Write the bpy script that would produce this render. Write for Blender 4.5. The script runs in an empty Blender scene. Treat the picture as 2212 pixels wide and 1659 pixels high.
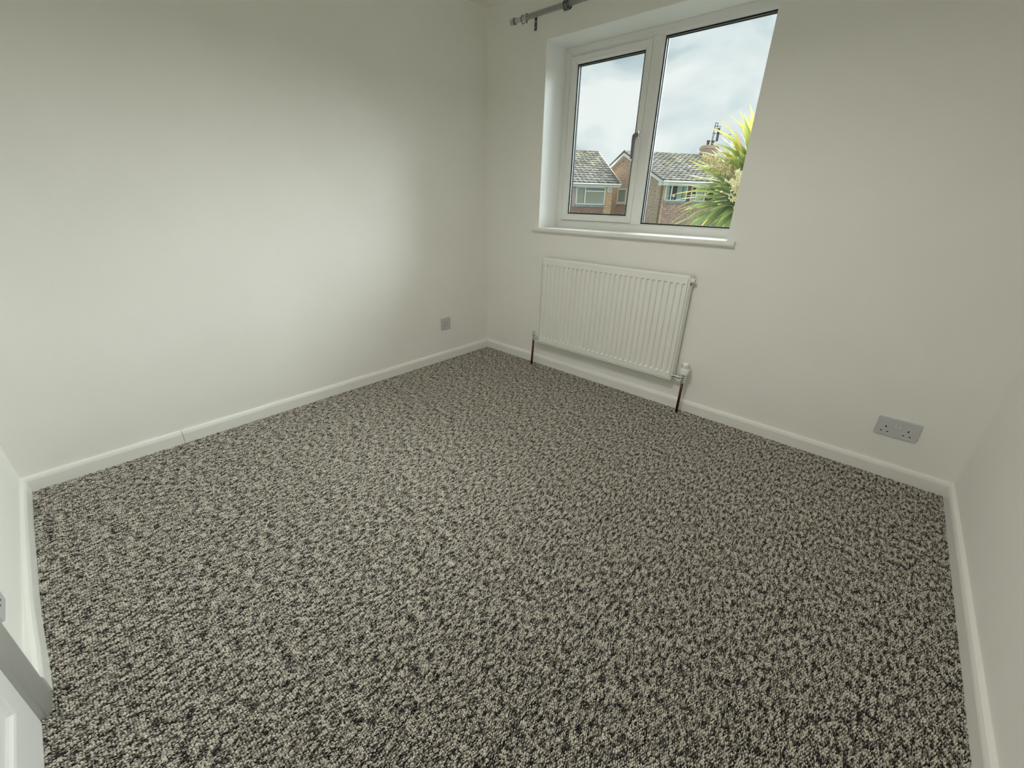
import bpy, bmesh, math, random
from mathutils import Vector, Matrix
from math import sin, cos, pi, radians

S = bpy.context.scene
COL = S.collection
random.seed(7)

# ------------------------------------------------------------------ camera
cd = bpy.data.cameras.new('camera')
cam = bpy.data.objects.new('camera', cd)
COL.objects.link(cam)
cd.sensor_fit = 'HORIZONTAL'
cd.sensor_width = 36.0
cd.lens = 36.0 * 882.385 / 2212.0
cd.clip_start = 0.02
cd.clip_end = 500
R3 = Matrix(((0.7423697269, -0.2874824678, 0.6051785020),
             (0.6696491360, 0.2895492962, -0.6839087949),
             (0.0213827788, 0.9129704463, 0.4074650181)))
M4 = R3.to_4x4()
M4.translation = Vector((2.3619, -2.3420, 1.1296))
cam.matrix_world = M4
S.camera = cam

# ------------------------------------------------------------------ colour management
S.view_settings.view_transform = 'Standard'
S.view_settings.look = 'None'
S.view_settings.gamma = 1.0
S.view_settings.use_curve_mapping = False
S.view_settings.exposure = 0.0
S.cycles.max_bounces = 14
S.cycles.diffuse_bounces = 9
S.cycles.glossy_bounces = 4
S.cycles.transparent_max_bounces = 16
S.cycles.use_denoising = True
S.cycles.sample_clamp_indirect = 8.0

# ------------------------------------------------------------------ world: bright overcast sky with broken cloud
w = bpy.data.worlds.new('overcast_sky')
S.world = w
w.use_nodes = True
nt = w.node_tree
nt.nodes.clear()
N = nt.nodes.new
L = nt.links.new
out = N('ShaderNodeOutputWorld')
bg = N('ShaderNodeBackground')
tc = N('ShaderNodeTexCoord')
mp = N('ShaderNodeMapping')
mp.inputs['Scale'].default_value = (1.0, 1.0, 1.7)
mp.inputs['Rotation'].default_value = (0.35, 0.0, 0.4)
mp.inputs['Location'].default_value = (0.3, 0.15, 0.1)
nz = N('ShaderNodeTexNoise')
nz.inputs['Scale'].default_value = 3.6
nz.inputs['Detail'].default_value = 5.0
nz.inputs['Roughness'].default_value = 0.5
nz.inputs['Distortion'].default_value = 0.35
rp = N('ShaderNodeValToRGB')
rp.color_ramp.elements[0].position = 0.40
rp.color_ramp.elements[0].color = (0.50, 0.63, 0.68, 1)
rp.color_ramp.elements[1].position = 0.57
rp.color_ramp.elements[1].color = (1.0, 1.04, 1.04, 1)
e = rp.color_ramp.elements.new(0.48)
e.color = (0.80, 0.89, 0.91, 1)
L(tc.outputs['Generated'], mp.inputs['Vector'])
L(mp.outputs['Vector'], nz.inputs['Vector'])
L(nz.outputs['Fac'], rp.inputs['Fac'])
L(rp.outputs['Color'], bg.inputs['Color'])
bg.inputs['Strength'].default_value = 1.0
L(bg.outputs['Background'], out.inputs['Surface'])
w.cycles.sampling_method = 'MANUAL'
w.cycles.sample_map_resolution = 512

# the sun behind thick cloud: a very wide, soft glow from the window side
sd = bpy.data.lights.new('cloud_veiled_sun', 'SUN')
sun = bpy.data.objects.new('cloud_veiled_sun', sd)
COL.objects.link(sun)
sd.energy = 16.8
sd.angle = radians(62)
sd.color = (0.90, 0.985, 1.0)
_saz, _sel = radians(14), radians(35)      # azimuth right of the window normal, elevation
sun_dir = Vector((sin(_saz) * cos(_sel), cos(_saz) * cos(_sel), sin(_sel)))
sun.rotation_euler = sun_dir.to_track_quat('Z', 'Y').to_euler()
sun.location = (3, 10, 8)

# ------------------------------------------------------------------ measures of the room (metres)
W = 2.8323      # window wall length
D = 2.6568      # depth
CZ = 2.24       # underside of the cove
CH = 2.33       # ceiling
WX0, WX1, WZ0, WZ1 = 0.4993, 1.7111, 0.9746, 1.9941   # window reveal
RD = 0.1985     # reveal depth to the frame
T = 0.015       # skirting thickness
H = 0.069       # skirting height


# ------------------------------------------------------------------ materials
def mat(name, col, rough=0.6, metal=0.0, spec=0.5):
    m = bpy.data.materials.new(name)
    m.use_nodes = True
    b = m.node_tree.nodes['Principled BSDF']
    b.inputs['Base Color'].default_value = (*col, 1)
    b.inputs['Roughness'].default_value = rough
    b.inputs['Metallic'].default_value = metal
    b.inputs['Specular IOR Level'].default_value = spec
    return m


def add_noise(m, scale, c1, c2, bump=0.0, bscale=None, detail=4.0, coord='Object', bdist=0.002):
    """subtle procedural colour variation and fine relief"""
    nt = m.node_tree
    b = nt.nodes['Principled BSDF']
    tc = nt.nodes.new('ShaderNodeTexCoord')
    n = nt.nodes.new('ShaderNodeTexNoise')
    n.inputs['Scale'].default_value = scale
    n.inputs['Detail'].default_value = detail
    nt.links.new(tc.outputs[coord], n.inputs['Vector'])
    r = nt.nodes.new('ShaderNodeValToRGB')
    r.color_ramp.elements[0].position = 0.3
    r.color_ramp.elements[1].position = 0.7
    r.color_ramp.elements[0].color = (*c1, 1)
    r.color_ramp.elements[1].color = (*c2, 1)
    nt.links.new(n.outputs['Fac'], r.inputs['Fac'])
    nt.links.new(r.outputs['Color'], b.inputs['Base Color'])
    if bump:
        n2 = nt.nodes.new('ShaderNodeTexNoise')
        n2.inputs['Scale'].default_value = bscale or scale * 4
        n2.inputs['Detail'].default_value = 3
        nt.links.new(tc.outputs[coord], n2.inputs['Vector'])
        bp = nt.nodes.new('ShaderNodeBump')
        bp.inputs['Strength'].default_value = bump
        bp.inputs['Distance'].default_value = bdist
        nt.links.new(n2.outputs['Fac'], bp.inputs['Height'])
        nt.links.new(bp.outputs['Normal'], b.inputs['Normal'])
    return m


M = {}
M['wall'] = add_noise(mat('wall_emulsion', (0.8, 0.78, 0.7), 0.75, spec=0.25), 3.0,
                      (0.850, 0.842, 0.793), (0.874, 0.867, 0.823), bump=0.25, bscale=120, bdist=0.0012)
M['ceiling'] = add_noise(mat('ceiling_emulsion', (0.8, 0.78, 0.72), 0.85, spec=0.2), 3.0,
                         (0.80, 0.79, 0.74), (0.83, 0.82, 0.77), bump=0.2, bscale=90, bdist=0.001)
M['gloss'] = add_noise(mat('white_gloss_paint', (0.84, 0.84, 0.8), 0.28), 6.0,
                       (0.84, 0.835, 0.79), (0.86, 0.86, 0.82), bump=0.10, bscale=45, bdist=0.001)
M['door'] = add_noise(mat('door_gloss_paint', (0.84, 0.84, 0.82), 0.32), 8.0,
                      (0.80, 0.80, 0.78), (0.83, 0.83, 0.81), bump=0.12, bscale=70, bdist=0.001)
M['upvc'] = add_noise(mat('upvc_white', (0.82, 0.83, 0.80), 0.22), 5.0,
                      (0.80, 0.81, 0.775), (0.82, 0.83, 0.80))
M['rad'] = add_noise(mat('radiator_enamel', (0.86, 0.86, 0.80), 0.30), 5.0,
                     (0.84, 0.84, 0.785), (0.86, 0.86, 0.81))
M['reveal'] = add_noise(mat('reveal_white_paint', (0.88, 0.88, 0.87), 0.5), 5.0, (0.875, 0.88, 0.865), (0.895, 0.90, 0.885))
M['black'] = mat('black_rubber_gasket', (0.008, 0.008, 0.01), 0.5)
M['dark'] = mat('painted_recess_shade', (0.01, 0.01, 0.01), 0.9)  # near-black painted in for the shade inside holes
M['spacer'] = mat('aluminium_spacer', (0.42, 0.44, 0.44), 0.6, 0.0)
M['socket'] = add_noise(mat('socket_plastic', (0.62, 0.62, 0.64), 0.35), 30.0, (0.545, 0.55, 0.56), (0.585, 0.59, 0.60))
M['rocker'] = mat('rocker_plastic', (0.70, 0.71, 0.72), 0.2)
M['chrome'] = mat('chrome', (0.75, 0.76, 0.76), 0.12, 1.0)
M['lever'] = mat('backlit_lever_grey', (0.20, 0.19, 0.20), 0.4, 0.6)  # darkened metal: the lever's backlit silhouette is put into the colour
M['steel'] = add_noise(mat('brushed_steel', (0.5, 0.52, 0.51), 0.34, 0.6), 60, (0.44, 0.46, 0.45), (0.54, 0.56, 0.55))
M['ringsteel'] = mat('dark_steel', (0.16, 0.18, 0.18), 0.25, 0.9)
M['copper'] = add_noise(mat('copper_pipe', (0.30, 0.07, 0.045), 0.35, 0.55), 40, (0.08, 0.018, 0.013), (0.16, 0.04, 0.026))
M['trv'] = mat('valve_white_plastic', (0.92, 0.92, 0.88), 0.35)
M['cap'] = mat('valve_cap_plastic', (0.55, 0.54, 0.56), 0.4)
M['pvcout'] = mat('outdoor_white_upvc', (0.93, 0.93, 0.91), 0.35)
M['lead'] = add_noise(mat('lead_flashing', (0.3, 0.33, 0.35), 0.6), 12, (0.20, 0.23, 0.25), (0.45, 0.50, 0.50))
M['thinmetal'] = mat('aerial_metal', (0.12, 0.13, 0.15), 0.5, 0.4)
M['soil'] = add_noise(mat('front_garden_ground', (0.2, 0.25, 0.1), 0.95), 1.5, (0.06, 0.08, 0.035), (0.11, 0.125, 0.06))
M['render_out'] = add_noise(mat('own_house_outer_brick', (0.4, 0.28, 0.2), 0.9), 9.0, (0.36, 0.24, 0.17), (0.48, 0.33, 0.24))


def glass_mat():
    m = bpy.data.materials.new('window_glass')
    m.use_nodes = True
    nt = m.node_tree
    nt.nodes.clear()
    o = nt.nodes.new('ShaderNodeOutputMaterial')
    t = nt.nodes.new('ShaderNodeBsdfTransparent')
    t.inputs['Color'].default_value = (0.975, 0.985, 0.98, 1)
    g = nt.nodes.new('ShaderNodeBsdfGlossy')
    g.inputs['Roughness'].default_value = 0.0
    f = nt.nodes.new('ShaderNodeFresnel')
    f.inputs['IOR'].default_value = 1.35
    mx = nt.nodes.new('ShaderNodeMixShader')
    nt.links.new(f.outputs[0], mx.inputs[0])
    nt.links.new(t.outputs[0], mx.inputs[1])
    nt.links.new(g.outputs[0], mx.inputs[2])
    nt.links.new(mx.outputs[0], o.inputs['Surface'])
    return m


M['glass'] = glass_mat()


def far_glass():
    m = mat('far_window_glass', (0.04, 0.05, 0.05), 0.05)
    m.node_tree.nodes['Principled BSDF'].inputs['Alpha'].default_value = 0.13
    return m


M['farglass'] = far_glass()


def carpet_mat():
    m = bpy.data.materials.new('flecked_loop_wool')
    m.use_nodes = True
    nt = m.node_tree
    b = nt.nodes['Principled BSDF']
    b.inputs['Roughness'].default_value = 0.95
    b.inputs['Specular IOR Level'].default_value = 0.1
    b.inputs['Sheen Weight'].default_value = 0.12
    geo = nt.nodes.new('ShaderNodeNewGeometry')
    mp = nt.nodes.new('ShaderNodeMapping')
    mp.inputs['Scale'].default_value = (1.0, 0.36, 0.4)
    nt.links.new(geo.outputs['Position'], mp.inputs['Vector'])
    n1 = nt.nodes.new('ShaderNodeTexNoise')      # yarn flecks
    n1.inputs['Scale'].default_value = 330
    n1.inputs['Detail'].default_value = 2.5
    n1.inputs['Roughness'].default_value = 0.7
    nt.links.new(mp.outputs['Vector'], n1.inputs['Vector'])
    n2 = nt.nodes.new('ShaderNodeTexNoise')      # clusters of light and dark yarn
    n2.inputs['Scale'].default_value = 105
    n2.inputs['Detail'].default_value = 2
    nt.links.new(mp.outputs['Vector'], n2.inputs['Vector'])
    ma = nt.nodes.new('ShaderNodeMath')
    ma.operation = 'MULTIPLY_ADD'
    ma.inputs[1].default_value = 0.40
    nt.links.new(n2.outputs['Fac'], ma.inputs[0])
    mb = nt.nodes.new('ShaderNodeMath')
    mb.operation = 'MULTIPLY'
    mb.inputs[1].default_value = 0.60
    nt.links.new(n1.outputs['Fac'], mb.inputs[0])
    nt.links.new(mb.outputs[0], ma.inputs[2])
    r = nt.nodes.new('ShaderNodeValToRGB')
    r.color_ramp.interpolation = 'LINEAR'
    cr = r.color_ramp.elements
    cr[0].position = 0.415
    cr[0].color = (0.022, 0.020, 0.020, 1)
    cr[1].position = 0.585
    cr[1].color = (0.70, 0.655, 0.575, 1)
    for pos, c in ((0.462, (0.085, 0.073, 0.064)), (0.492, (0.31, 0.28, 0.24)), (0.53, (0.60, 0.56, 0.49))):
        x = cr.new(pos)
        x.color = (*c, 1)
    nt.links.new(ma.outputs[0], r.inputs['Fac'])
    nt.links.new(r.outputs['Color'], b.inputs['Base Color'])
    return m


M['carpet'] = carpet_mat()
M['backing'] = mat('carpet_backing', (0.05, 0.045, 0.04), 0.95)


def brick_mat(name, c1, c2, c3, mortar, plane):
    m = bpy.data.materials.new(name)
    m.use_nodes = True
    nt = m.node_tree
    b = nt.nodes['Principled BSDF']
    b.inputs['Roughness'].default_value = 0.9
    tc = nt.nodes.new('ShaderNodeTexCoord')
    sp = nt.nodes.new('ShaderNodeSeparateXYZ')
    cb = nt.nodes.new('ShaderNodeCombineXYZ')
    nt.links.new(tc.outputs['Object'], sp.inputs[0])
    nt.links.new(sp.outputs['X' if plane == 'x' else 'Y'], cb.inputs[0])
    nt.links.new(sp.outputs['Z'], cb.inputs[1])
    br = nt.nodes.new('ShaderNodeTexBrick')
    br.inputs['Scale'].default_value = 1.0
    br.inputs['Brick Width'].default_value = 0.225
    br.inputs['Row Height'].default_value = 0.075
    br.inputs['Mortar Size'].default_value = 0.007
    br.inputs['Color1'].default_value = (*c1, 1)
    br.inputs['Color2'].default_value = (*c2, 1)
    br.inputs['Mortar'].default_value = (*mortar, 1)
    nt.links.new(cb.outputs[0], br.inputs['Vector'])
    mp = nt.nodes.new('ShaderNodeMapping')
    mp.inputs['Scale'].default_value = (4.4, 13.3, 1)
    nt.links.new(cb.outputs[0], mp.inputs['Vector'])
    n = nt.nodes.new('ShaderNodeTexNoise')
    n.inputs['Scale'].default_value = 1.0
    n.inputs['Detail'].default_value = 1.0
    nt.links.new(mp.outputs[0], n.inputs['Vector'])
    rr = nt.nodes.new('ShaderNodeValToRGB')
    rr.color_ramp.elements[0].position = 0.48
    rr.color_ramp.elements[1].position = 0.66
    rr.color_ramp.elements[0].color = (0, 0, 0, 1)
    rr.color_ramp.elements[1].color = (0.75, 0.75, 0.75, 1)
    nt.links.new(n.outputs['Fac'], rr.inputs['Fac'])
    mx = nt.nodes.new('ShaderNodeMix')
    mx.data_type = 'RGBA'
    nt.links.new(rr.outputs['Color'], mx.inputs[0])
    nt.links.new(br.outputs['Color'], mx.inputs[6])
    mx.inputs[7].default_value = (*c3, 1)
    nt.links.new(mx.outputs[2], b.inputs['Base Color'])
    return m


M['brick_front'] = brick_mat('orange_brick', (0.78, 0.50, 0.28), (0.60, 0.36, 0.20), (0.85, 0.62, 0.38), (0.74, 0.66, 0.54), 'x')
M['brick_side'] = brick_mat('buff_brick', (0.66, 0.50, 0.37), (0.52, 0.39, 0.29), (0.34, 0.25, 0.20), (0.68, 0.60, 0.50), 'y')
M['brick_front2'] = brick_mat('brown_brick', (0.60, 0.42, 0.30), (0.46, 0.32, 0.23), (0.72, 0.56, 0.42), (0.6, 0.52, 0.44), 'x')
M['brick_far'] = brick_mat('mauve_brick', (0.62, 0.48, 0.45), (0.50, 0.38, 0.36), (0.72, 0.58, 0.54), (0.6, 0.54, 0.52), 'x')


def tile_mat(name, a, b_, c, moss=None):
    m = bpy.data.materials.new(name)
    m.use_nodes = True
    nt = m.node_tree
    b = nt.nodes['Principled BSDF']
    b.inputs['Roughness'].default_value = 0.9
    oi = nt.nodes.new('ShaderNodeObjectInfo')
    geo = nt.nodes.new('ShaderNodeNewGeometry')
    n = nt.nodes.new('ShaderNodeTexNoise')
    n.inputs['Scale'].default_value = 9
    n.inputs['Detail'].default_value = 3
    nt.links.new(geo.outputs['Position'], n.inputs['Vector'])
    ad = nt.nodes.new('ShaderNodeMath')
    ad.operation = 'MULTIPLY_ADD'
    ad.inputs[1].default_value = 0.28
    nt.links.new(oi.outputs['Random'], ad.inputs[0])
    ml = nt.nodes.new('ShaderNodeMath')
    ml.operation = 'MULTIPLY'
    ml.inputs[1].default_value = 0.65
    nt.links.new(n.outputs['Fac'], ml.inputs[0])
    nt.links.new(ml.outputs[0], ad.inputs[2])
    r = nt.nodes.new('ShaderNodeValToRGB')
    cr = r.color_ramp.elements
    cr[0].position = 0.30
    cr[0].color = (*a, 1)
    cr[1].position = 0.68
    cr[1].color = (*c, 1)
    x = cr.new(0.5)
    x.color = (*b_, 1)
    nt.links.new(ad.outputs[0], r.inputs['Fac'])
    nt.links.new(r.outputs['Color'], b.inputs['Base Color'])
    return m


M['tile'] = tile_mat('concrete_roof_tile', (0.115, 0.105, 0.09), (0.21, 0.195, 0.17), (0.36, 0.33, 0.275))
M['tile_moss'] = tile_mat('lichened_roof_tile', (0.135, 0.12, 0.085), (0.25, 0.225, 0.16), (0.42, 0.37, 0.25))
M['hung'] = tile_mat('red_hung_tile', (0.34, 0.20, 0.17), (0.50, 0.33, 0.28), (0.80, 0.62, 0.54))
M['clad'] = add_noise(mat('brown_cladding', (0.14, 0.09, 0.07), 0.7), 20, (0.11, 0.07, 0.055), (0.18, 0.12, 0.09))
M['blind'] = add_noise(mat('cream_vertical_blind', (0.80, 0.84, 0.70), 0.8), 20, (0.76, 0.80, 0.66), (0.84, 0.88, 0.74))
M['curtain'] = add_noise(mat('pale_blue_curtain', (0.62, 0.78, 0.78), 0.8), 14, (0.56, 0.74, 0.74), (0.68, 0.83, 0.83))
M['sheer'] = add_noise(mat('frosted_pane', (0.52, 0.66, 0.58), 0.5), 8, (0.44, 0.58, 0.52), (0.62, 0.76, 0.68))
M['roomdark'] = mat('painted_room_dark', (0.05, 0.06, 0.06), 0.9)  # dark colour painted for the unlit rooms behind far windows
M['bluegrey'] = mat('painted_pane_reflection', (0.50, 0.57, 0.66), 0.4)  # flat blue-grey painted for the reflection in the top pane
M['seed'] = add_noise(mat('cream_flower_heads', (0.8, 0.72, 0.42), 0.8), 60, (0.62, 0.50, 0.24), (0.92, 0.86, 0.58))
M['seed_dry'] = add_noise(mat('dry_flower_heads', (0.6, 0.48, 0.25), 0.8), 60, (0.42, 0.30, 0.12), (0.85, 0.75, 0.45))
M['bark'] = add_noise(mat('cordyline_bark', (0.2, 0.17, 0.13), 0.95), 25, (0.14, 0.12, 0.10), (0.30, 0.26, 0.20), bump=0.6, bscale=30, bdist=0.02)
M['deadleaf'] = add_noise(mat('dead_leaf', (0.3, 0.27, 0.22), 0.9), 20, (0.20, 0.19, 0.17), (0.45, 0.40, 0.32))


def leaf_mat():
    m = bpy.data.materials.new('cordyline_leaf')
    m.use_nodes = True
    nt = m.node_tree
    b = nt.nodes['Principled BSDF']
    b.inputs['Roughness'].default_value = 0.42
    tc = nt.nodes.new('ShaderNodeTexCoord')
    sp = nt.nodes.new('ShaderNodeSeparateXYZ')
    nt.links.new(tc.outputs['Object'], sp.inputs[0])
    oi = nt.nodes.new('ShaderNodeObjectInfo')
    ad = nt.nodes.new('ShaderNodeMath')
    ad.operation = 'MULTIPLY_ADD'
    ad.inputs[1].default_value = 0.45
    nt.links.new(oi.outputs['Random'], ad.inputs[0])
    nt.links.new(sp.outputs['X'], ad.inputs[2])
    r = nt.nodes.new('ShaderNodeValToRGB')
    cr = r.color_ramp.elements
    cr[0].position = 0.0
    cr[0].color = (0.22, 0.35, 0.17, 1)
    cr[1].position = 1.0
    cr[1].color = (0.72, 0.40, 0.10, 1)
    for pos, c in ((0.40, (0.32, 0.46, 0.17)), (0.66, (0.52, 0.60, 0.20)), (0.86, (0.70, 0.62, 0.20))):
        x = cr.new(pos)
        x.color = (*c, 1)
    m2 = nt.nodes.new('ShaderNodeMath')
    m2.operation = 'MULTIPLY'
    m2.inputs[1].default_value = 0.74
    nt.links.new(ad.outputs[0], m2.inputs[0])
    nt.links.new(m2.outputs[0], r.inputs['Fac'])
    nt.links.new(r.outputs['Color'], b.inputs['Base Color'])
    # leaves let some light through
    tr = nt.nodes.new('ShaderNodeBsdfTranslucent')
    nt.links.new(r.outputs['Color'], tr.inputs['Color'])
    mx = nt.nodes.new('ShaderNodeMixShader')
    mx.inputs[0].default_value = 0.30
    o = nt.nodes['Material Output']
    nt.links.new(b.outputs[0], mx.inputs[1])
    nt.links.new(tr.outputs[0], mx.inputs[2])
    nt.links.new(mx.outputs[0], o.inputs['Surface'])
    return m


M['leaf'] = leaf_mat()


# ------------------------------------------------------------------ builders
def link(name, bm, m, parent=None, smooth=False, kind=None, bevel=0.0, bseg=2):
    me = bpy.data.meshes.new(name)
    bmesh.ops.recalc_face_normals(bm, faces=bm.faces)
    bm.to_mesh(me)
    bm.free()
    if isinstance(m, (list, tuple)):
        for x in m:
            me.materials.append(x)
    else:
        me.materials.append(m)
    o = bpy.data.objects.new(name, me)
    COL.objects.link(o)
    if parent is not None:
        o.parent = parent
    if smooth:
        for p in me.polygons:
            p.use_smooth = True
    if bevel:
        b = o.modifiers.new('bevel', 'BEVEL')
        b.width = bevel
        b.segments = bseg
        b.limit_method = 'ANGLE'
        b.angle_limit = radians(35)
        b.harden_normals = False
    if kind:
        o['kind'] = kind
    return o


def empty(name, loc=(0, 0, 0), rotz=0.0, parent=None):
    o = bpy.data.objects.new(name, None)
    COL.objects.link(o)
    o.location = loc
    o.rotation_euler = (0, 0, rotz)
    o.empty_display_size = 0.1
    if parent is not None:
        o.parent = parent
    return o


def tag(o, label, cat, group=None):
    o['label'] = label
    o['category'] = cat
    if group:
        o['group'] = group
    return o


def box(bm, x0, x1, y0, y1, z0, z1, mi=0):
    v = [bm.verts.new(p) for p in ((x0, y0, z0), (x1, y0, z0), (x1, y1, z0), (x0, y1, z0),
                                   (x0, y0, z1), (x1, y0, z1), (x1, y1, z1), (x0, y1, z1))]
    for f in ((0, 3, 2, 1), (4, 5, 6, 7), (0, 1, 5, 4), (1, 2, 6, 5), (2, 3, 7, 6), (3, 0, 4, 7)):
        fc = bm.faces.new([v[i] for i in f])
        fc.material_index = mi


def boxes(*bs):
    bm = bmesh.new()
    for b in bs:
        box(bm, *b)
    return bm


def tube(bm, pts, rad, seg=12, caps=True, closed=False):
    """round bar along a list of points; rad a number or list"""
    pts = [Vector(p) for p in pts]
    n = len(pts)
    rings = []
    up0 = None
    for i, p in enumerate(pts):
        if closed:
            t = (pts[(i + 1) % n] - pts[i - 1]).normalized()
        else:
            t = (pts[min(i + 1, n - 1)] - pts[max(i - 1, 0)]).normalized()
        if up0 is None:
            a = Vector((0, 0, 1)) if abs(t.z) < 0.9 else Vector((1, 0, 0))
            u = t.cross(a).normalized()
        else:
            u = (up0 - t * up0.dot(t)).normalized()
        up0 = u
        v = t.cross(u)
        r = rad[i] if isinstance(rad, (list, tuple)) else rad
        rings.append([bm.verts.new(p + u * (r * cos(2 * pi * k / seg)) + v * (r * sin(2 * pi * k / seg))) for k in range(seg)])
    m = n if closed else n - 1
    for i in range(m):
        A, B = rings[i], rings[(i + 1) % n]
        for k in range(seg):
            bm.faces.new((A[k], A[(k + 1) % seg], B[(k + 1) % seg], B[k]))
    if caps and not closed:
        bm.faces.new(rings[0])
        bm.faces.new(rings[-1][::-1])


def lathe(bm, prof, c, axis='z', seg=24):
    """prof: list of (radius, height along the axis)"""
    rings = []
    for r, h in prof:
        ring = []
        for k in range(seg):
            a = 2 * pi * k / seg
            p = {'z': (r * cos(a), r * sin(a), h), 'x': (h, r * cos(a), r * sin(a)), 'y': (r * cos(a), h, r * sin(a))}[axis]
            ring.append(bm.verts.new((p[0] + c[0], p[1] + c[1], p[2] + c[2])))
        rings.append(ring)
    for A, B in zip(rings, rings[1:]):
        for k in range(seg):
            bm.faces.new((A[k], A[(k + 1) % seg], B[(k + 1) % seg], B[k]))
    bm.faces.new(rings[0])
    bm.faces.new(rings[-1][::-1])


def extrude_profile(bm, prof, p0, p1, inward, m0=0.0, m1=0.0):
    """profile [(out, z)] swept from p0 to p1 along a wall; `inward` = unit vector into the room.
    m0/m1 = +1 inside mitre (shortens with distance from the wall)"""
    p0, p1, inward = Vector(p0), Vector(p1), Vector(inward)
    t = (p1 - p0).normalized()
    A, B = [], []
    for o, z in prof:
        A.append(bm.verts.new(p0 + inward * o + t * (o * m0) + Vector((0, 0, z))))
        B.append(bm.verts.new(p1 + inward * o - t * (o * m1) + Vector((0, 0, z))))
    n = len(prof)
    for k in range(n):
        bm.faces.new((A[k], A[(k + 1) % n], B[(k + 1) % n], B[k]))
    bm.faces.new(A)
    bm.faces.new(B[::-1])


def mitred_ring(bm, x0, x1, z0, z1, prof, yf, gap=0.0005, sides='LRTB'):
    """a picture-frame ring in the xz plane. prof = closed list of (u inward from the outer edge, v towards +y
    from the plane yf). Four members with mitred ends and a hair gap between them."""
    g = gap
    n = len(prof)

    def member(fn):
        A = [bm.verts.new(fn(u, v, 0)) for u, v in prof]
        B = [bm.verts.new(fn(u, v, 1)) for u, v in prof]
        for k in range(n):
            bm.faces.new((A[k], A[(k + 1) % n], B[(k + 1) % n], B[k]))
        bm.faces.new(A)
        bm.faces.new(B[::-1])
    if 'L' in sides:
        member(lambda u, v, e: (x0 + u, yf + v, (z0 + u + g) if e == 0 else (z1 - u - g)))
    if 'R' in sides:
        member(lambda u, v, e: (x1 - u, yf + v, (z0 + u + g) if e == 0 else (z1 - u - g)))
    if 'T' in sides:
        member(lambda u, v, e: ((x0 + u + g) if e == 0 else (x1 - u - g), yf + v, z1 - u))
    if 'B' in sides:
        member(lambda u, v, e: ((x0 + u + g) if e == 0 else (x1 - u - g), yf + v, z0 + u))


# ================================================================== ROOM SHELL
OUT = 0.30   # outer face of the window wall
link('floor', boxes((-0.1, W + 0.1, -D - 0.15, 0.05, -0.12, -0.012)), M['backing'], kind='structure')

# walls (solid, with thickness)
link('wall_left', boxes((-0.15, 0, -D - 0.15, OUT, -0.12, CH + 0.12)), M['wall'], kind='structure')
link('wall_right', boxes((W, W + 0.15, -D - 0.15, OUT, -0.12, CH + 0.12)), M['wall'], kind='structure')
# window wall with its opening (reveal): ring of four blocks sharing one grid mesh
bm = bmesh.new()
xs = [-0.05, WX0, WX1, W + 0.05]
zs = [-0.12, WZ0 - 0.026, WZ1, CH + 0.12]
for yy, flip in ((0.0, False), (OUT, True)):
    g = [[bm.verts.new((x, yy, z)) for x in xs] for z in zs]
    for j in range(3):
        for i in range(3):
            if i == 1 and j == 1:
                continue
            bm.faces.new((g[j][i], g[j][i + 1], g[j + 1][i + 1], g[j + 1][i]))
    if not flip:
        g0 = g
    else:
        g1 = g
for (a, b) in (((1, 1), (1, 2)), ((1, 2), (2, 2)), ((2, 2), (2, 1)), ((2, 1), (1, 1))):
    bm.faces.new((g0[a[0]][a[1]], g0[b[0]][b[1]], g1[b[0]][b[1]], g1[a[0]][a[1]])).material_index = 1
for i in range(3):
    bm.faces.new((g0[0][i], g0[0][i + 1], g1[0][i + 1], g1[0][i]))
    bm.faces.new((g0[3][i], g0[3][i + 1], g1[3][i + 1], g1[3][i]))
    bm.faces.new((g0[i][0], g0[i + 1][0], g1[i + 1][0], g1[i][0]))
    bm.faces.new((g0[i][3], g0[i + 1][3], g1[i + 1][3], g1[i][3]))
link('wall_window', bm, [M['wall'], M['reveal']], kind='structure', bevel=0.0025)
# door wall with the doorway
DX0, DX1, DZ1 = 1.203, 1.965, 1.985
link('wall_near', boxes((0.0, DX0, -D - 0.12, -D, -0.12, CH + 0.12), (DX1, W, -D - 0.12, -D, -0.12, CH + 0.12),
                        (DX0, DX1, -D - 0.12, -D, DZ1, CH + 0.12)), M['wall'], kind='structure')
link('ceiling', boxes((-0.1, W + 0.1, -D - 0.1, OUT, CH, CH + 0.12)), M['ceiling'], kind='structure')

# cove around the ceiling, starts at CZ on the wall
cove = [(0.0, CZ - 0.001), (0.004, CZ)]
for k in range(1, 8):
    a = k / 8 * pi / 2
    cove.append((0.004 + 0.086 * (1 - cos(a)), CZ + (CH - CZ) * sin(a)))
cove += [(0.094, CH), (0.0, CH)]
for nm, p0, p1, inw in (('trim_1', (0, -D, 0), (0, 0, 0), (1, 0, 0)), ('trim_2', (0, 0, 0), (W, 0, 0), (0, -1, 0)),
                        ('trim_3', (W, 0, 0), (W, -D, 0), (-1, 0, 0)), ('trim_4', (W, -D, 0), (0, -D, 0), (0, 1, 0))):
    bm = bmesh.new()
    extrude_profile(bm, cove, p0, p1, inw, 1, 1)
    link(nm, bm, M['ceiling'], kind='structure', smooth=False)

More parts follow.
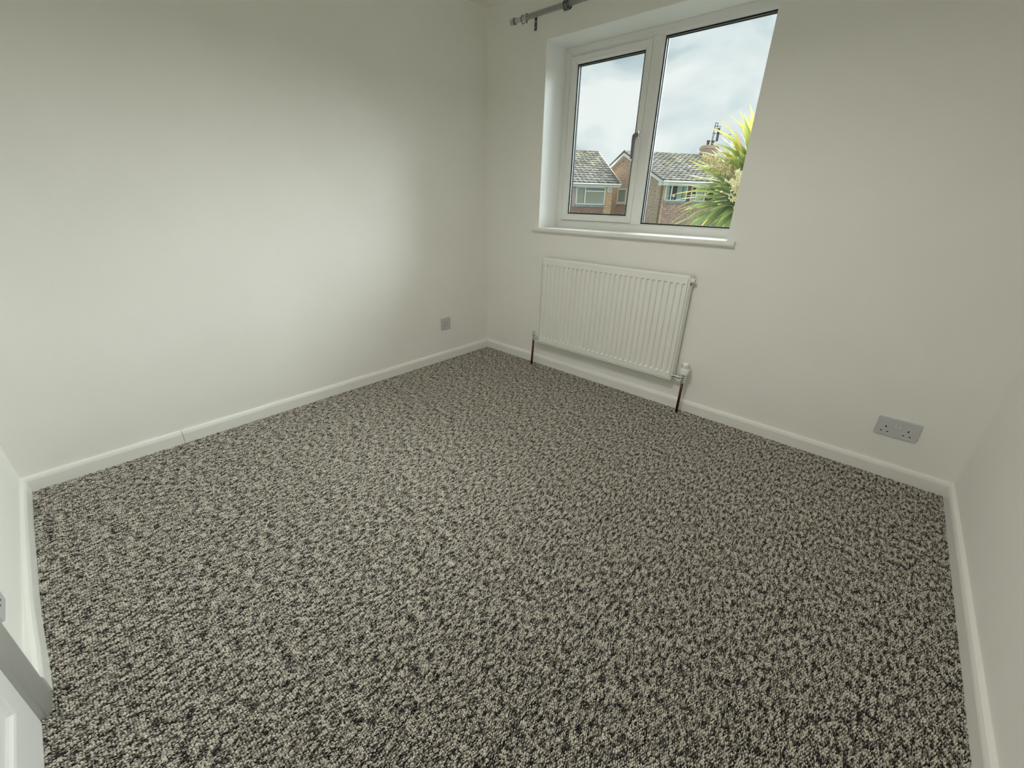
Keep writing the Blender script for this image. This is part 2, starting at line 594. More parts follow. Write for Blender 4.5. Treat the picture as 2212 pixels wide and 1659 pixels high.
# skirting boards: square board with a rounded top edge
skirt = [(0, -0.01), (T, -0.01), (T, H - 0.020), (T - 0.0012, H - 0.014), (T - 0.0045, H - 0.006), (T - 0.009, H - 0.0018), (0.003, H), (0, H)]
e = empty('baseboard_left', (0, 0, 0))
e['kind'] = 'structure'
for a, b, ma, mb in ((-D, -2.1255, 1, 0), (-2.1240, 0.0, 0, 1)):
    bm = bmesh.new()
    extrude_profile(bm, skirt, (0, a, 0), (0, b, 0), (1, 0, 0), ma, mb)
    link('board', bm, M['gloss'], e)
bm = bmesh.new()
extrude_profile(bm, skirt, (0, 0, 0), (W, 0, 0), (0, -1, 0), 1, 1)
link('baseboard_window', bm, M['gloss'], kind='structure')
bm = bmesh.new()
extrude_profile(bm, skirt, (W, 0, 0), (W, -D, 0), (-1, 0, 0), 1, 0)
link('baseboard_right', bm, M['gloss'], kind='structure')
# the near skirting is slightly bowed
bm = bmesh.new()
bow = [(0.0, 0.0), (0.15, -0.001), (0.3, -0.002), (0.45, -0.001), (0.6, 0.0), (0.7, 0.0), (0.81, 0.001), (0.9, 0.004), (1.0, 0.008), (1.08, 0.010), (1.125, 0.011)]
rings = []
for i, (x, dy) in enumerate(bow):
    ring = []
    for (o, z) in skirt:
        oo = o + (dy if o > 0.001 else 0)
        xx = x + (o if i == 0 else 0)
        ring.append(bm.verts.new((xx, -D + oo, z)))
    rings.append(ring)
for A, B in zip(rings, rings[1:]):
    for k in range(len(skirt)):
        bm.faces.new((A[k], A[(k + 1) % len(skirt)], B[(k + 1) % len(skirt)], B[k]))
bm.faces.new(rings[0])
bm.faces.new(rings[-1][::-1])
link('baseboard_near', bm, M['gloss'], kind='structure')
bm = bmesh.new()
extrude_profile(bm, skirt, (DX1 + 0.1, -D, 0), (W, -D, 0), (0, 1, 0), 0, 1)
link('baseboard_near_2', bm, M['gloss'], kind='structure')

# architrave round the door: rounded moulding
AP = [(0.0, -0.004)] + [(0.047 - 0.047 * cos(pi * k / 16) if k < 17 else 0.094, 0.0245 * sin(pi * k / 16) ** 0.42) for k in range(1, 16)] + [(0.094, -0.004)]


def arch_member(name, fn):
    bm = bmesh.new()
    A = [bm.verts.new(fn(u, v, 0)) for u, v in AP]
    B = [bm.verts.new(fn(u, v, 1)) for u, v in AP]
    n = len(AP)
    for k in range(n):
        bm.faces.new((A[k], A[(k + 1) % n], B[(k + 1) % n], B[k]))
    bm.faces.new(A)
    bm.faces.new(B[::-1])
    o = link(name, bm, M['door'], kind='structure')
    for p in o.data.polygons:
        p.use_smooth = len(p.vertices) == 4 and abs(p.normal.x) + abs(p.normal.y) + abs(p.normal.z) < 1.9 and p.area > 1e-4
    return o


AX0 = 1.104
arch_member('trim_5', lambda u, v, e: (AX0 + u, -D + v, -0.005 if e == 0 else DZ1 + 0.094 - u))
arch_member('trim_6', lambda u, v, e: (DX1 + 0.099 - u, -D + v, -0.005 if e == 0 else DZ1 + 0.094 - u))
arch_member('trim_7', lambda u, v, e: ((AX0 + u) if e == 0 else (DX1 + 0.099 - u), -D + v, DZ1 + 0.094 - u))

# the door: panelled leaf, nearly flush with the wall, behind the architrave
DY = -2.6525
door = link('door_1', boxes((DX0 - 0.002, DX1 + 0.002, DY - 0.036, DY, -0.011, DZ1 - 0.003)), M['door'], kind='structure', bevel=0.002)


def panel_moulding(x0, x1, z0, z1):
    bm = bmesh.new()
    pr = [(0.0, 0.0), (0.003, -0.006), (0.009, -0.0085), (0.016, -0.007), (0.021, -0.003), (0.028, 0.0)]
    mitred_ring(bm, x0, x1, z0, z1, [(u, -v) for u, v in pr], DY, gap=0.0)
    link('panel_moulding', bm, M['door'], door)
    bm = bmesh.new()
    mitred_ring(bm, x0 + 0.055, x1 - 0.055, z0 + 0.055, z1 - 0.055, [(0, 0), (0.02, 0.004), (0.022, 0.0)], DY, gap=0.0)
    link('raised_field', boxes((x0 + 0.06, x1 - 0.06, DY - 0.001, DY + 0.0035, z0 + 0.06, z1 - 0.06)), M['door'], door, bevel=0.003)
    bm.free()


for (a, b) in ((1.289, 1.55), (1.62, 1.88)):
    panel_moulding(a, b, 0.145, 0.86)
    panel_moulding(a, b, 1.02, 1.84)
bm = bmesh.new()
lathe(bm, [(0.024, 0), (0.024, 0.006), (0.011, 0.010), (0.010, 0.042)], (1.90, DY, 0.99), 'y')
tube(bm, [(1.90, DY + 0.038, 0.99), (1.85, DY + 0.042, 0.99), (1.79, DY + 0.040, 0.99)], [0.008, 0.009, 0.007])
link('door_handle', bm, M['chrome'], door, smooth=True)

# ================================================================== CARPET (loop pile)
cx0, cx1, cy0, cy1 = T - 0.003, W - T + 0.003, -D + 0.0035, -T + 0.003
NXC, NYC = 14, 13
pw, ph = (cx1 - cx0) / NXC, (cy1 - cy0) / NYC
nx, ny = int(pw / 0.0052), int(ph / 0.0056)
verts, faces = [], []
rc = random.Random(3)
# one loop = a small rounded 14-vertex dome
dome = []
for ringr, zz in ((1.0, 0.0), (0.86, 0.55), (0.42, 0.92)):
    for k in range(6):
        a = 2 * pi * k / 6 + (0.5 if zz == 0.55 else 0)
        dome.append((ringr * cos(a), ringr * sin(a), zz))
dome.append((0, 0, 1.0))
dfaces = []
for r in range(2):
    for k in range(6):
        a, b = r * 6 + k, r * 6 + (k + 1) % 6
        dfaces.append((a, b, b + 6, a + 6))
for k in range(6):
    dfaces.append((12 + k, 12 + (k + 1) % 6, 18))
for j in range(ny):
    for i in range(nx):
        x = (i + 0.5 + (0.5 if j % 2 else 0)) * pw / nx - pw / 2 + rc.uniform(-1, 1) * 0.0009
        y = (j + 0.5) * ph / ny - ph / 2 + rc.uniform(-1, 1) * 0.0011
        sx_ = 0.0026 * rc.uniform(0.85, 1.2)
        sy_ = 0.0036 * rc.uniform(0.85, 1.25)
        hz = 0.0058 * rc.uniform(0.7, 1.15)
        an = rc.uniform(-0.55, 0.55)
        tx, ty = rc.uniform(-0.0008, 0.0008), rc.uniform(-0.001, 0.001)
        ca, sa = cos(an), sin(an)
        b0 = len(verts)
        for (u, v, q) in dome:
            u2, v2 = u * sx_, v * sy_
            verts.append((x + u2 * ca - v2 * sa + tx * q, y + u2 * sa + v2 * ca + ty * q, -0.0035 + hz * q))
        faces += [tuple(b0 + k for k in f) for f in dfaces]
me = bpy.data.meshes.new('carpet')
me.from_pydata(verts, [], faces)
me.polygons.foreach_set('use_smooth', [True] * len(faces))
me.materials.append(M['carpet'])
carpet = bpy.data.objects.new('carpet', me)
COL.objects.link(carpet)
carpet.location = ((cx0 + cx1) / 2, (cy0 + cy1) / 2, 0)
ng = bpy.data.node_groups.new('carpet_loops', 'GeometryNodeTree')
ng.interface.new_socket('Geometry', in_out='INPUT', socket_type='NodeSocketGeometry')
ng.interface.new_socket('Geometry', in_out='OUTPUT', socket_type='NodeSocketGeometry')
gi = ng.nodes.new('NodeGroupInput')
go = ng.nodes.new('NodeGroupOutput')
gr = ng.nodes.new('GeometryNodeMeshGrid')
gr.inputs['Size X'].default_value = (cx1 - cx0) - pw
gr.inputs['Size Y'].default_value = (cy1 - cy0) - ph
gr.inputs['Vertices X'].default_value = NXC
gr.inputs['Vertices Y'].default_value = NYC
ip = ng.nodes.new('GeometryNodeInstanceOnPoints')
rv = ng.nodes.new('FunctionNodeRandomValue')
rv.data_type = 'INT'
for s in rv.inputs:
    if s.name == 'Min' and s.type == 'INT':
        s.default_value = 0
    if s.name == 'Max' and s.type == 'INT':
        s.default_value = 1
mu = ng.nodes.new('ShaderNodeMath')
mu.operation = 'MULTIPLY'
mu.inputs[1].default_value = pi
cz = ng.nodes.new('ShaderNodeCombineXYZ')
ro = [s for s in rv.outputs if s.type == 'INT'][0]
ng.links.new(ro, mu.inputs[0])
ng.links.new(mu.outputs[0], cz.inputs['Z'])
ng.links.new(gr.outputs['Mesh'], ip.inputs['Points'])
ng.links.new(gi.outputs[0], ip.inputs['Instance'])
ng.links.new(cz.outputs[0], ip.inputs['Rotation'])
ng.links.new(ip.outputs['Instances'], go.inputs[0])
md = carpet.modifiers.new('loops', 'NODES')
md.node_group = ng
carpet['kind'] = 'stuff'
tag(carpet, 'flecked beige and charcoal loop pile carpet covering the whole floor', 'carpet')

# ================================================================== PENDANT LAMP (out of frame, gives the even light in the room)
LX, LY, LZ = 1.58, -1.46, 1.82
lamp = empty('pendant_lamp', (LX, LY, CH))
dz = LZ - CH
bm = bmesh.new()
lathe(bm, [(0.05, 0.0), (0.05, -0.012), (0.035, -0.022), (0.008, -0.026)], (0, 0, 0), 'z', 32)
link('ceiling_rose', bm, M['upvc'], lamp)
bm = bmesh.new()
tube(bm, [(0, 0, -0.02), (0, 0, dz + 0.13)], 0.003, 8)
link('cord', bm, M['upvc'], lamp)
bm = bmesh.new()
prof_ = [(0.022, dz + 0.15), (0.026, dz + 0.11), (0.085, dz + 0.095), (0.165, dz + 0.055), (0.217, dz - 0.006), (0.214, dz - 0.006), (0.162, dz + 0.052), (0.072, dz + 0.091), (0.0, dz + 0.10)]
rings = []
for r_, z_ in prof_[:-1]:
    rings.append([bm.verts.new((r_ * cos(2 * pi * k / 40), r_ * sin(2 * pi * k / 40), z_)) for k in range(40)])
for A, B in zip(rings, rings[1:]):
    for k in range(40):
        bm.faces.new((A[k], A[(k + 1) % 40], B[(k + 1) % 40], B[k]))
bm.faces.new(rings[0])
link('shade', bm, M['upvc'], lamp, smooth=True)
bm = bmesh.new()
lathe(bm, [(0.210, dz + 0.004), (0.210, dz)], (0, 0, 0), 'z', 40)
em_ = bpy.data.materials.new('lit_opal_diffuser')
em_.use_nodes = True
_b = em_.node_tree.nodes['Principled BSDF']
_b.inputs['Base Color'].default_value = (0.8, 0.8, 0.8, 1)
_b.inputs['Emission Color'].default_value = (1.0, 0.985, 0.93, 1)
_b.inputs['Emission Strength'].default_value = 31.0
link('diffuser', bm, em_, lamp)
tag(lamp, 'white dome pendant lamp hanging from the ceiling in front of the door wall', 'pendant lamp')

# ================================================================== WINDOW
win = empty('window_1', ((WX0 + WX1) / 2, RD, WZ0))
win['kind'] = 'structure'
_wo = Vector(win.location)


def wpart(name, bm, m, parent=win, **k):
    bmesh.ops.translate(bm, verts=bm.verts, vec=-_wo)
    return link(name, bm, m, parent, **k)


FZ0 = WZ0 - 0.002
FW = 0.045
prof = [(0.0, 0.0), (0.034, 0.0), (0.0355, 0.0015), (FW, 0.010), (FW, 0.060), (0.0, 0.060)]
bm = bmesh.new()
mitred_ring(bm, WX0 + 0.0005, WX1 - 0.0005, FZ0 + 0.003, WZ1 - 0.0005, prof, RD)
wpart('outer_frame', bm, M['upvc'])
# mullion
MX0, MX1 = 1.071, 1.1225
bm = bmesh.new()
pts = [(MX0, 0.0), (MX1 - 0.002, 0.0), (MX1, 0.001), (MX1 + 0.011, 0.010), (MX1 + 0.011, 0.06), (MX0 - 0.010, 0.06), (MX0 - 0.010, 0.012), (MX0, 0.006)]
A = [bm.verts.new((x, RD + v, WZ0 + FW - 0.0025)) for x, v in pts]
B = [bm.verts.new((x, RD + v, WZ1 - FW + 0.0035)) for x, v in pts]
n = len(pts)
for k in range(n):
    bm.faces.new((A[k], A[(k + 1) % n], B[(k + 1) % n], B[k]))
bm.faces.new(A)
bm.faces.new(B[::-1])
wpart('mullion', bm, M['upvc'])
# opening casement: sash ring with a dark shadow gap round it
CX0, CX1, CZ0, CZ1 = WX0 + FW + 0.0025, MX0 - 0.0012, WZ0 + FW + 0.003, WZ1 - FW - 0.0035
sash = empty('casement', (0, 0, 0), parent=win)
bm = bmesh.new()
sp = [(0.0, 0.002), (0.0015, 0.0), (0.028, 0.0), (0.030, 0.001), (0.040, 0.010), (0.040, 0.052), (0.0, 0.052)]
mitred_ring(bm, CX0, CX1, CZ0, CZ1, sp, RD - 0.004)
wpart('sash_frame', bm, M['upvc'], sash)
bm = bmesh.new()
mitred_ring(bm, CX0 - 0.006, CX1 + 0.004, CZ0 - 0.006, CZ1 + 0.006, [(0, 0.014), (0.012, 0.014), (0.012, 0.03), (0, 0.03)], RD, gap=0)
wpart('weather_seal', bm, M['black'], sash)


def glazing(x0, x1, z0, z1, y0, parent):
    bm = bmesh.new()
    mitred_ring(bm, x0, x1, z0, z1, [(-0.004, 0.0), (0.0065, 0.0), (0.0065, 0.0045), (-0.004, 0.0045)], y0, gap=0)
    mitred_ring(bm, x0, x1, z0, z1, [(-0.004, 0.0235), (0.0065, 0.0235), (0.0065, 0.030), (-0.004, 0.030)], y0, gap=0)
    wpart('gasket', bm, M['black'], parent)
    bm = bmesh.new()
    mitred_ring(bm, x0, x1, z0, z1, [(-0.004, 0.0085), (0.0030, 0.0085), (0.0030, 0.0195), (-0.004, 0.0195)], y0, gap=0)
    wpart('spacer_bar', bm, M['spacer'], parent)
    for k in (0.0045, 0.0205):
        wpart('pane', boxes((x0 - 0.002, x1 + 0.002, y0 + k, y0 + k + 0.003, z0 - 0.002, z1 + 0.002)), M['glass'], parent)


glazing(CX0 + 0.0405, CX1 - 0.0405, CZ0 + 0.0405, CZ1 - 0.0405, RD + 0.010, sash)
glazing(MX1 + 0.0115, WX1 - FW - 0.0005, WZ0 + FW + 0.0015, WZ1 - FW - 0.0010, RD + 0.013, win)
# window handle: cranked lever on a slim plate
hx = 1.0555
hy = RD - 0.004
bm = boxes((hx - 0.0095, hx + 0.0095, hy - 0.006, hy + 0.001, 1.440, 1.555))
wpart('handle_plate', bm, M['upvc'], sash, bevel=0.002)
bm = bmesh.new()
box(bm, hx - 0.010, hx + 0.010, hy - 0.020, hy - 0.004, 1.475, 1.520)
wpart('handle_boss', bm, M['chrome'], sash, bevel=0.003)
bm = bmesh.new()
prev = None
pth = [(hy - 0.016, 1.498, 0.0085, 0.009), (hy - 0.040, 1.496, 0.0085, 0.009), (hy - 0.052, 1.488, 0.0085, 0.0095), (hy - 0.056, 1.470, 0.008, 0.0085), (hy - 0.056, 1.42, 0.0075, 0.0055), (hy - 0.054, 1.372, 0.0075, 0.0045)]
rr = []
for i, (y, z, hw, hh) in enumerate(pth):
    t = Vector((0, pth[min(i + 1, 5)][0] - pth[max(i - 1, 0)][0], pth[min(i + 1, 5)][1] - pth[max(i - 1, 0)][1])).normalized()
    nrm = Vector((0, -t.z, t.y))
    c = Vector((hx, y, z))
    rr.append([bm.verts.new(c + Vector((a * hw, 0, 0)) + nrm * (b * hh)) for a, b in ((-1, -1), (1, -1), (1, 1), (-1, 1))])
for A, B in zip(rr, rr[1:]):
    for k in range(4):
        bm.faces.new((A[k], A[(k + 1) % 4], B[(k + 1) % 4], B[k]))
bm.faces.new(rr[0])
bm.faces.new(rr[-1][::-1])
wpart('handle_lever', bm, M['lever'], sash, bevel=0.002)

# window board (sill) with rounded nose
bm = bmesh.new()
zt, zb = WZ0 - 0.0015, WZ0 - 0.0265
nose = [(RD + 0.005, zt), (-0.024, zt), (-0.0275, zt - 0.002), (-0.030, zt - 0.007), (-0.0305, (zt + zb) / 2), (-0.030, zb + 0.007), (-0.0275, zb + 0.002), (-0.024, zb), (RD + 0.005, zb)]
sx0, sx1 = 0.4685, 1.7545
# inner tongue (between the reveals) and the front strip with horns
inner = [(RD + 0.005, zt), (0.0, zt), (0.0, zb), (RD + 0.005, zb)]
front = [(0.0, zt)] + nose[1:8] + [(0.0, zb)]
for pr, a, b in ((inner, WX0 + 0.0003, WX1 - 0.0003), (front, sx0, sx1)):
    A = [bm.verts.new((a, y, z)) for y, z in pr]
    B = [bm.verts.new((b, y, z)) for y, z in pr]
    n = len(pr)
    for k in range(n):
        bm.faces.new((A[k], A[(k + 1) % n], B[(k + 1) % n], B[k]))
    bm.faces.new(A)
    bm.faces.new(B[::-1])
wb = wpart('window_sill', bm, M['gloss'], win)
# silicone line under the frame
wpart('sealant_bead', boxes((WX0, WX1, RD - 0.002, RD + 0.002, WZ0 - 0.002, WZ0 + 0.0012)), M['gloss'], win)

# ================================================================== RADIATOR
RX0, RX1, RZ0, RZ1, RY = 0.5945, 1.5908, 0.1918, 0.7918, -0.0685
rad = empty('radiator', ((RX0 + RX1) / 2, -0.045, 0.19))
_ro = Vector(rad.location)


def rpart(name, bm, m, parent=rad, **k):
    bmesh.ops.translate(bm, verts=bm.verts, vec=-_ro)
    return link(name, bm, m, parent, **k)


NG, GP = 29, (1.5555 - 0.6045) / 28
gx0 = 0.6045
xs, gi_ = [], []
rim = 0.0065
xl = [RX0, RX0 + rim, RX0 + rim + 0.002]
for k in range(NG):
    a = gx0 + k * GP
    xl += [a, a + 0.0045, a + 0.0145, a + 0.019]
xl += [RX1 - rim - 0.002, RX1 - rim, RX1]
zl = [RZ0, RZ0 + rim, RZ0 + rim + 0.002, 0.2300, 0.2385, 0.7410, 0.7475, RZ1 - 0.0165, RZ1 - 0.0135, RZ1 - 0.006, RZ1]
GD = 0.0115


def hgt(i, j):
    nx_, nz_ = len(xl), len(zl)
    if i == 0 or i == nx_ - 1:
        return 0.0
    if j == 0:
        return 0.0
    if i == 1 or i == nx_ - 2 or j == 1:
        return 0.0015
    if j >= nz_ - 3:
        return {8: -0.0006, 9: 0.0018, 10: 0.0045}[j]
    if j == 7:
        return 0.0
    k = (i - 3) % 4
    if 3 <= i < nx_ - 3 and k in (1, 2) and j in (4, 5):
        return GD
    return 0.0 if not (i == 2 or i == nx_ - 3) else 0.0


bm = bmesh.new()
g = [[bm.verts.new((x, RY + hgt(i, j), z)) for i, x in enumerate(xl)] for j, z in enumerate(zl)]
for j in range(len(zl) - 1):
    for i in range(len(xl) - 1):
        bm.faces.new((g[j][i], g[j][i + 1], g[j + 1][i + 1], g[j + 1][i]))
# dark pressed seam round the rim
be = [e_ for e_ in bm.edges if len(e_.link_faces) == 1]
ret = bmesh.ops.extrude_edge_only(bm, edges=be)
bmesh.ops.translate(bm, verts=[v for v in ret['geom'] if isinstance(v, bmesh.types.BMVert)], vec=(0, 0.010, 0))
rpart('front_panel', bm, M['rad'])
# water-way body behind
rpart('rear_panel', boxes((RX0 + 0.012, RX1 - 0.004, -0.040, -0.030, RZ0 + 0.01, RZ1 - 0.03)), M['rad'], bevel=0.003)
# grey strips painted for the shadow gap around the front panel edges
bm = bmesh.new()
box(bm, RX0 + rim - 0.0022, RX0 + rim - 0.0002, RY + 0.0004, RY + 0.0026, RZ0 + rim, RZ1 - 0.006)
box(bm, RX0 + rim, RX1 - rim, RY + 0.0004, RY + 0.0026, RZ0 + rim - 0.0022, RZ0 + rim - 0.0004)
box(bm, RX1 - rim + 0.0002, RX1 - rim + 0.0022, RY + 0.0004, RY + 0.0026, RZ0 + rim, RZ1 - 0.02)
rpart('seam_shadow_strip', bm, M['lead'])
# convector fins (a folded sheet behind the panel)
bm = bmesh.new()
fx = RX0 + 0.03
while fx < RX1 - 0.03:
    box(bm, fx, fx + 0.0012, -0.056, -0.041, RZ0 + 0.02, RZ1 - 0.05)
    fx += 0.0333
o = rpart('convector_fins', bm, M['rad'])
o['kind'] = 'stuff'
# side covers
bm = bmesh.new()
box(bm, RX1 - 0.0005, RX1 + 0.0035, RY + 0.002, -0.014, RZ0 + 0.012, 0.742)
box(bm, RX1 - 0.0005, RX1 + 0.0035, RY + 0.002, -0.050, 0.742, 0.768)
box(bm, RX1 - 0.0005, RX1 + 0.0035, RY + 0.002, -0.014, 0.768, RZ1 - 0.002)
rpart('side_cover', bm, M['rad'], bevel=0.001)
rpart('side_cover', boxes((RX0 - 0.0030, RX0 + 0.001, RY + 0.004, -0.014, RZ0 + 0.012, RZ1 - 0.002)), M['rad'], bevel=0.001)
# top grille
bm = bmesh.new()
box(bm, RX0 + 0.004, RX1 - 0.001, -0.018, -0.0145, RZ1 - 0.006, RZ1 + 0.001)
fx = RX0 + 0.006
while fx < RX1 - 0.01:
    box(bm, fx, fx + 0.004, RY + 0.006, -0.016, RZ1 - 0.004, RZ1 - 0.002)
    fx += 0.012
rpart('top_grille', bm, M['rad'])
# bleed plug in its slot, with a black block painted for the shaded notch below
bm = bmesh.new()
box(bm, RX1 + 0.0015, RX1 + 0.0042, -0.050, -0.038, 0.738, 0.765)
rpart('cover_notch_shade', bm, M['dark'])
bm = bmesh.new()
lathe(bm, [(0.0135, 0.0), (0.0135, 0.006), (0.0100, 0.008), (0.0100, 0.010), (0.0085, 0.016), (0.0075, 0.0175)], (RX1 + 0.0035, -0.042, 0.7645), 'x', 20)
rpart('bleed_plug', bm, M['trv'], smooth=False)
bm = bmesh.new()
lathe(bm, [(0.0035, 0.0), (0.0035, 0.002)], (RX1 + 0.0205, -0.042, 0.7645), 'x', 8)
rpart('plug_socket', bm, M['dark'])
# wall brackets
for bx in (RX0 + 0.15, RX1 - 0.15):
    rpart('wall_bracket', boxes((bx - 0.012, bx + 0.012, -0.032, 0.0, RZ0 + 0.05, RZ1 - 0.08)), M['rad'])
tag(rad, 'white ribbed steel panel radiator mounted on the wall under the window', 'radiator')

# thermostatic valve (right)
PX, PY = 1.659, -0.058
tv = empty('thermostatic_valve', (PX, PY, 0.2))
_to = Vector(tv.location)


def part_of(root, org):
    def f(name, bm, m, parent=root, **k):
        bmesh.ops.translate(bm, verts=bm.verts, vec=-org)
        return link(name, bm, m, parent, **k)
    return f


tp = part_of(tv, _to)
bm = bmesh.new()
lathe(bm, [(0.0085, 0.186), (0.0135, 0.188), (0.0135, 0.201), (0.010, 0.203), (0.0095, 0.214), (0.0125, 0.218), (0.0125, 0.228), (0.010, 0.232), (0.0135, 0.234), (0.0135, 0.242), (0.009, 0.244)], (PX, PY, 0), 'z', 8)
tp('valve_body', bm, M['chrome'])
bm = bmesh.new()
lathe(bm, [(0.008, -0.068), (0.0115, -0.066), (0.0115, -0.056), (0.0085, -0.054), (0.0085, -0.036), (0.0125, -0.034), (0.0125, -0.020), (0.0095, -0.018), (0.0095, 0.0)], (PX, PY, 0.222), 'x', 8)
tp('valve_tail', bm, M['chrome'])
bm = bmesh.new()
lathe(bm, [(0.017, 0.243), (0.0225, 0.245), (0.0235, 0.250), (0.0240, 0.268), (0.0245, 0.277), (0.0225, 0.279), (0.0220, 0.284), (0.0205, 0.300), (0.0160, 0.312), (0.0125, 0.315)], (PX, PY, 0), 'z', 32)
head = tp('valve_head', bm, M['trv'], smooth=True)
bm = bmesh.new()
for k in range(20):
    a = 2 * pi * k / 20
    c, s = cos(a), sin(a)
    r0, r1, z0, z1 = 0.0223, 0.0192, 0.286, 0.3045
    tx_, ty_ = -s * 0.0009, c * 0.0009
    vs = [bm.verts.new((PX + r * c + q * tx_, PY + r * s + q * ty_, z)) for r, z in ((r0 + 0.0002, z0), (r1 + 0.0014, z1), (r1 - 0.002, z1), (r0 - 0.003, z0)) for q in (-1, 1)]
    for f in ((0, 1, 3, 2), (2, 3, 5, 4), (4, 5, 7, 6), (6, 7, 1, 0), (0, 2, 4, 6), (1, 7, 5, 3)):
        bm.faces.new([vs[i] for i in f])
tp('vent_slot_shade', bm, M['lead'], head)  # grey slivers painted for the shade in the vent slits
bm = bmesh.new()
ca, sa = cos(radians(-80)), sin(radians(-80))
lathe(bm, [(0.0022, 0.0), (0.0022, 0.0015)], (0, 0, 0), 'x', 10)
bmesh.ops.rotate(bm, verts=bm.verts, cent=(0, 0, 0), matrix=Matrix.Rotation(radians(-95), 3, 'Z'))
bmesh.ops.translate(bm, verts=bm.verts, vec=(PX + 0.0240 * cos(radians(-95)), PY + 0.0240 * sin(radians(-95)), 0.268))
tp('dial_mark', bm, M['lead'], head)
tag(tv, 'white thermostatic valve with chrome body at the right end of the radiator', 'valve')
bm = bmesh.new()
tube(bm, [(PX + 0.000, PY - 0.001, -0.004), (PX, PY, 0.1), (PX, PY, 0.190)], 0.0075, 16)
pipe = link('copper_pipe', bm, M['copper'], smooth=True)
tag(pipe, 'dark copper pipe rising from the carpet to the thermostatic valve', 'pipe', 'radiator pipes')

# lockshield valve (left)
QX, QY = 0.546, -0.061
lv = empty('lockshield_valve', (QX, QY, 0.2))
lp = part_of(lv, Vector(lv.location))
bm = bmesh.new()
lathe(bm, [(0.008, 0.192), (0.0125, 0.194), (0.0125, 0.204), (0.009, 0.206), (0.009, 0.224), (0.0115, 0.226), (0.0115, 0.232)], (QX, QY, 0), 'z', 8)
lp('valve_body', bm, M['chrome'])
bm = bmesh.new()
lathe(bm, [(0.009, 0.0), (0.009, 0.012), (0.0125, 0.014), (0.0125, 0.028), (0.0085, 0.030), (0.0085, 0.049)], (QX, QY, 0.217), 'x', 8)
lp('valve_tail', bm, M['chrome'])
bm = bmesh.new()
lathe(bm, [(0.0100, 0.230), (0.0108, 0.236), (0.0100, 0.252), (0.0075, 0.262), (0.004, 0.267)], (QX, QY, 0), 'z', 16)
lp('valve_cap', bm, M['cap'], smooth=True)
tag(lv, 'small lockshield valve with grey-white cap at the left end of the radiator', 'valve')
bm = bmesh.new()
tube(bm, [(QX - 0.008, QY - 0.001, -0.004), (QX - 0.004, QY, 0.1), (QX, QY, 0.195)], 0.0075, 16)
pipe = link('copper_pipe', bm, M['copper'], smooth=True)
tag(pipe, 'dark copper pipe rising from the carpet to the left lockshield valve', 'pipe', 'radiator pipes')


# ================================================================== SOCKETS
def rounded_plate(bm, w, h, t, r=0.006, seg=4, ins=0.0022):
    """plate in local xz, back at y=0, front at y=-t, with a soft front edge"""
    def outline(i):
        pts = []
        for cx_, cz_, a0 in ((w - r, h - r, 0), (r, h - r, 90), (r, r, 180), (w - r, r, 270)):
            for k in range(seg + 1):
                a = radians(a0 + 90 * k / seg)
                pts.append((cx_ + (r - i) * cos(a), cz_ + (r - i) * sin(a)))
        return pts
    rings = [[bm.verts.new((x, y, z)) for x, z in outline(i)] for y, i in ((0, 0), (-t + ins, 0), (-t + ins * 0.3, ins * 0.4), (-t, ins))]
    n = len(rings[0])
    for A, B in zip(rings, rings[1:]):
        for k in range(n):
            bm.faces.new((A[k], A[(k + 1) % n], B[(k + 1) % n], B[k]))
    bm.faces.new(rings[-1])
    bm.faces.new(rings[0][::-1])


def pin_holes(root, cx_, cz_, t):
    """earth slot above, live and neutral below"""
    for nm, (x0, x1, z0, z1) in (('earth_slot', (cx_ - 0.0023, cx_ + 0.0023, cz_ + 0.008, cz_ + 0.0165)),
                                 ('pin_slot', (cx_ - 0.0145, cx_ - 0.0075, cz_ - 0.0125, cz_ - 0.0083)),
                                 ('pin_slot', (cx_ + 0.0075, cx_ + 0.0145, cz_ - 0.0125, cz_ - 0.0083))):
        link(nm, boxes((x0, x1, -t - 0.00015, -t + 0.003, z0, z1)), M['dark'], root)  # black blocks painted for the shade inside the pin holes


def rocker(root, x0, z0, t, w_=0.0095, h_=0.0195):
    link('switch_recess', boxes((x0 - 0.0008, x0 + w_ + 0.0008, -t - 0.0001, -t + 0.002, z0 - 0.0008, z0 + h_ + 0.0008)), M['lead'], root)
    bm = bmesh.new()
    pr = [(-t - 0.0008, z0), (-t - 0.0012, z0 + h_ * 0.5), (-t - 0.0036, z0 + h_), (-t + 0.001, z0 + h_), (-t + 0.001, z0)]
    A = [bm.verts.new((x0, y, z)) for y, z in pr]
    B = [bm.verts.new((x0 + w_, y, z)) for y, z in pr]
    for k in range(5):
        bm.faces.new((A[k], A[(k + 1) % 5], B[(k + 1) % 5], B[k]))
    bm.faces.new(A)
    bm.faces.new(B[::-1])
    link('rocker_switch', bm, M['rocker'], root, bevel=0.0004)


# double socket, window wall
ds = empty('double_socket', (2.5191, 0.0, 0.1991))
bm = bmesh.new()
rounded_plate(bm, 0.146, 0.086, 0.009)
link('faceplate', bm, M['socket'], ds)
pin_holes(ds, 0.0349, 0.0305, 0.009)
pin_holes(ds, 0.1109, 0.0305, 0.009)
rocker(ds, 0.0610, 0.0455, 0.009)
rocker(ds, 0.0755, 0.0455, 0.009)
tag(ds, 'double plug socket low on the window wall near the right corner', 'socket')
# single socket, left wall
ss = empty('single_socket', (0.0, -0.4878, 0.2411), radians(90))
bm = bmesh.new()
rounded_plate(bm, 0.086, 0.086, 0.009)
link('faceplate', bm, M['socket'], ss)
pin_holes(ss, 0.0365, 0.0375, 0.009)
rocker(ss, 0.0640, 0.0500, 0.009)
tag(ss, 'single switched plug socket low on the left wall near the far corner', 'socket')
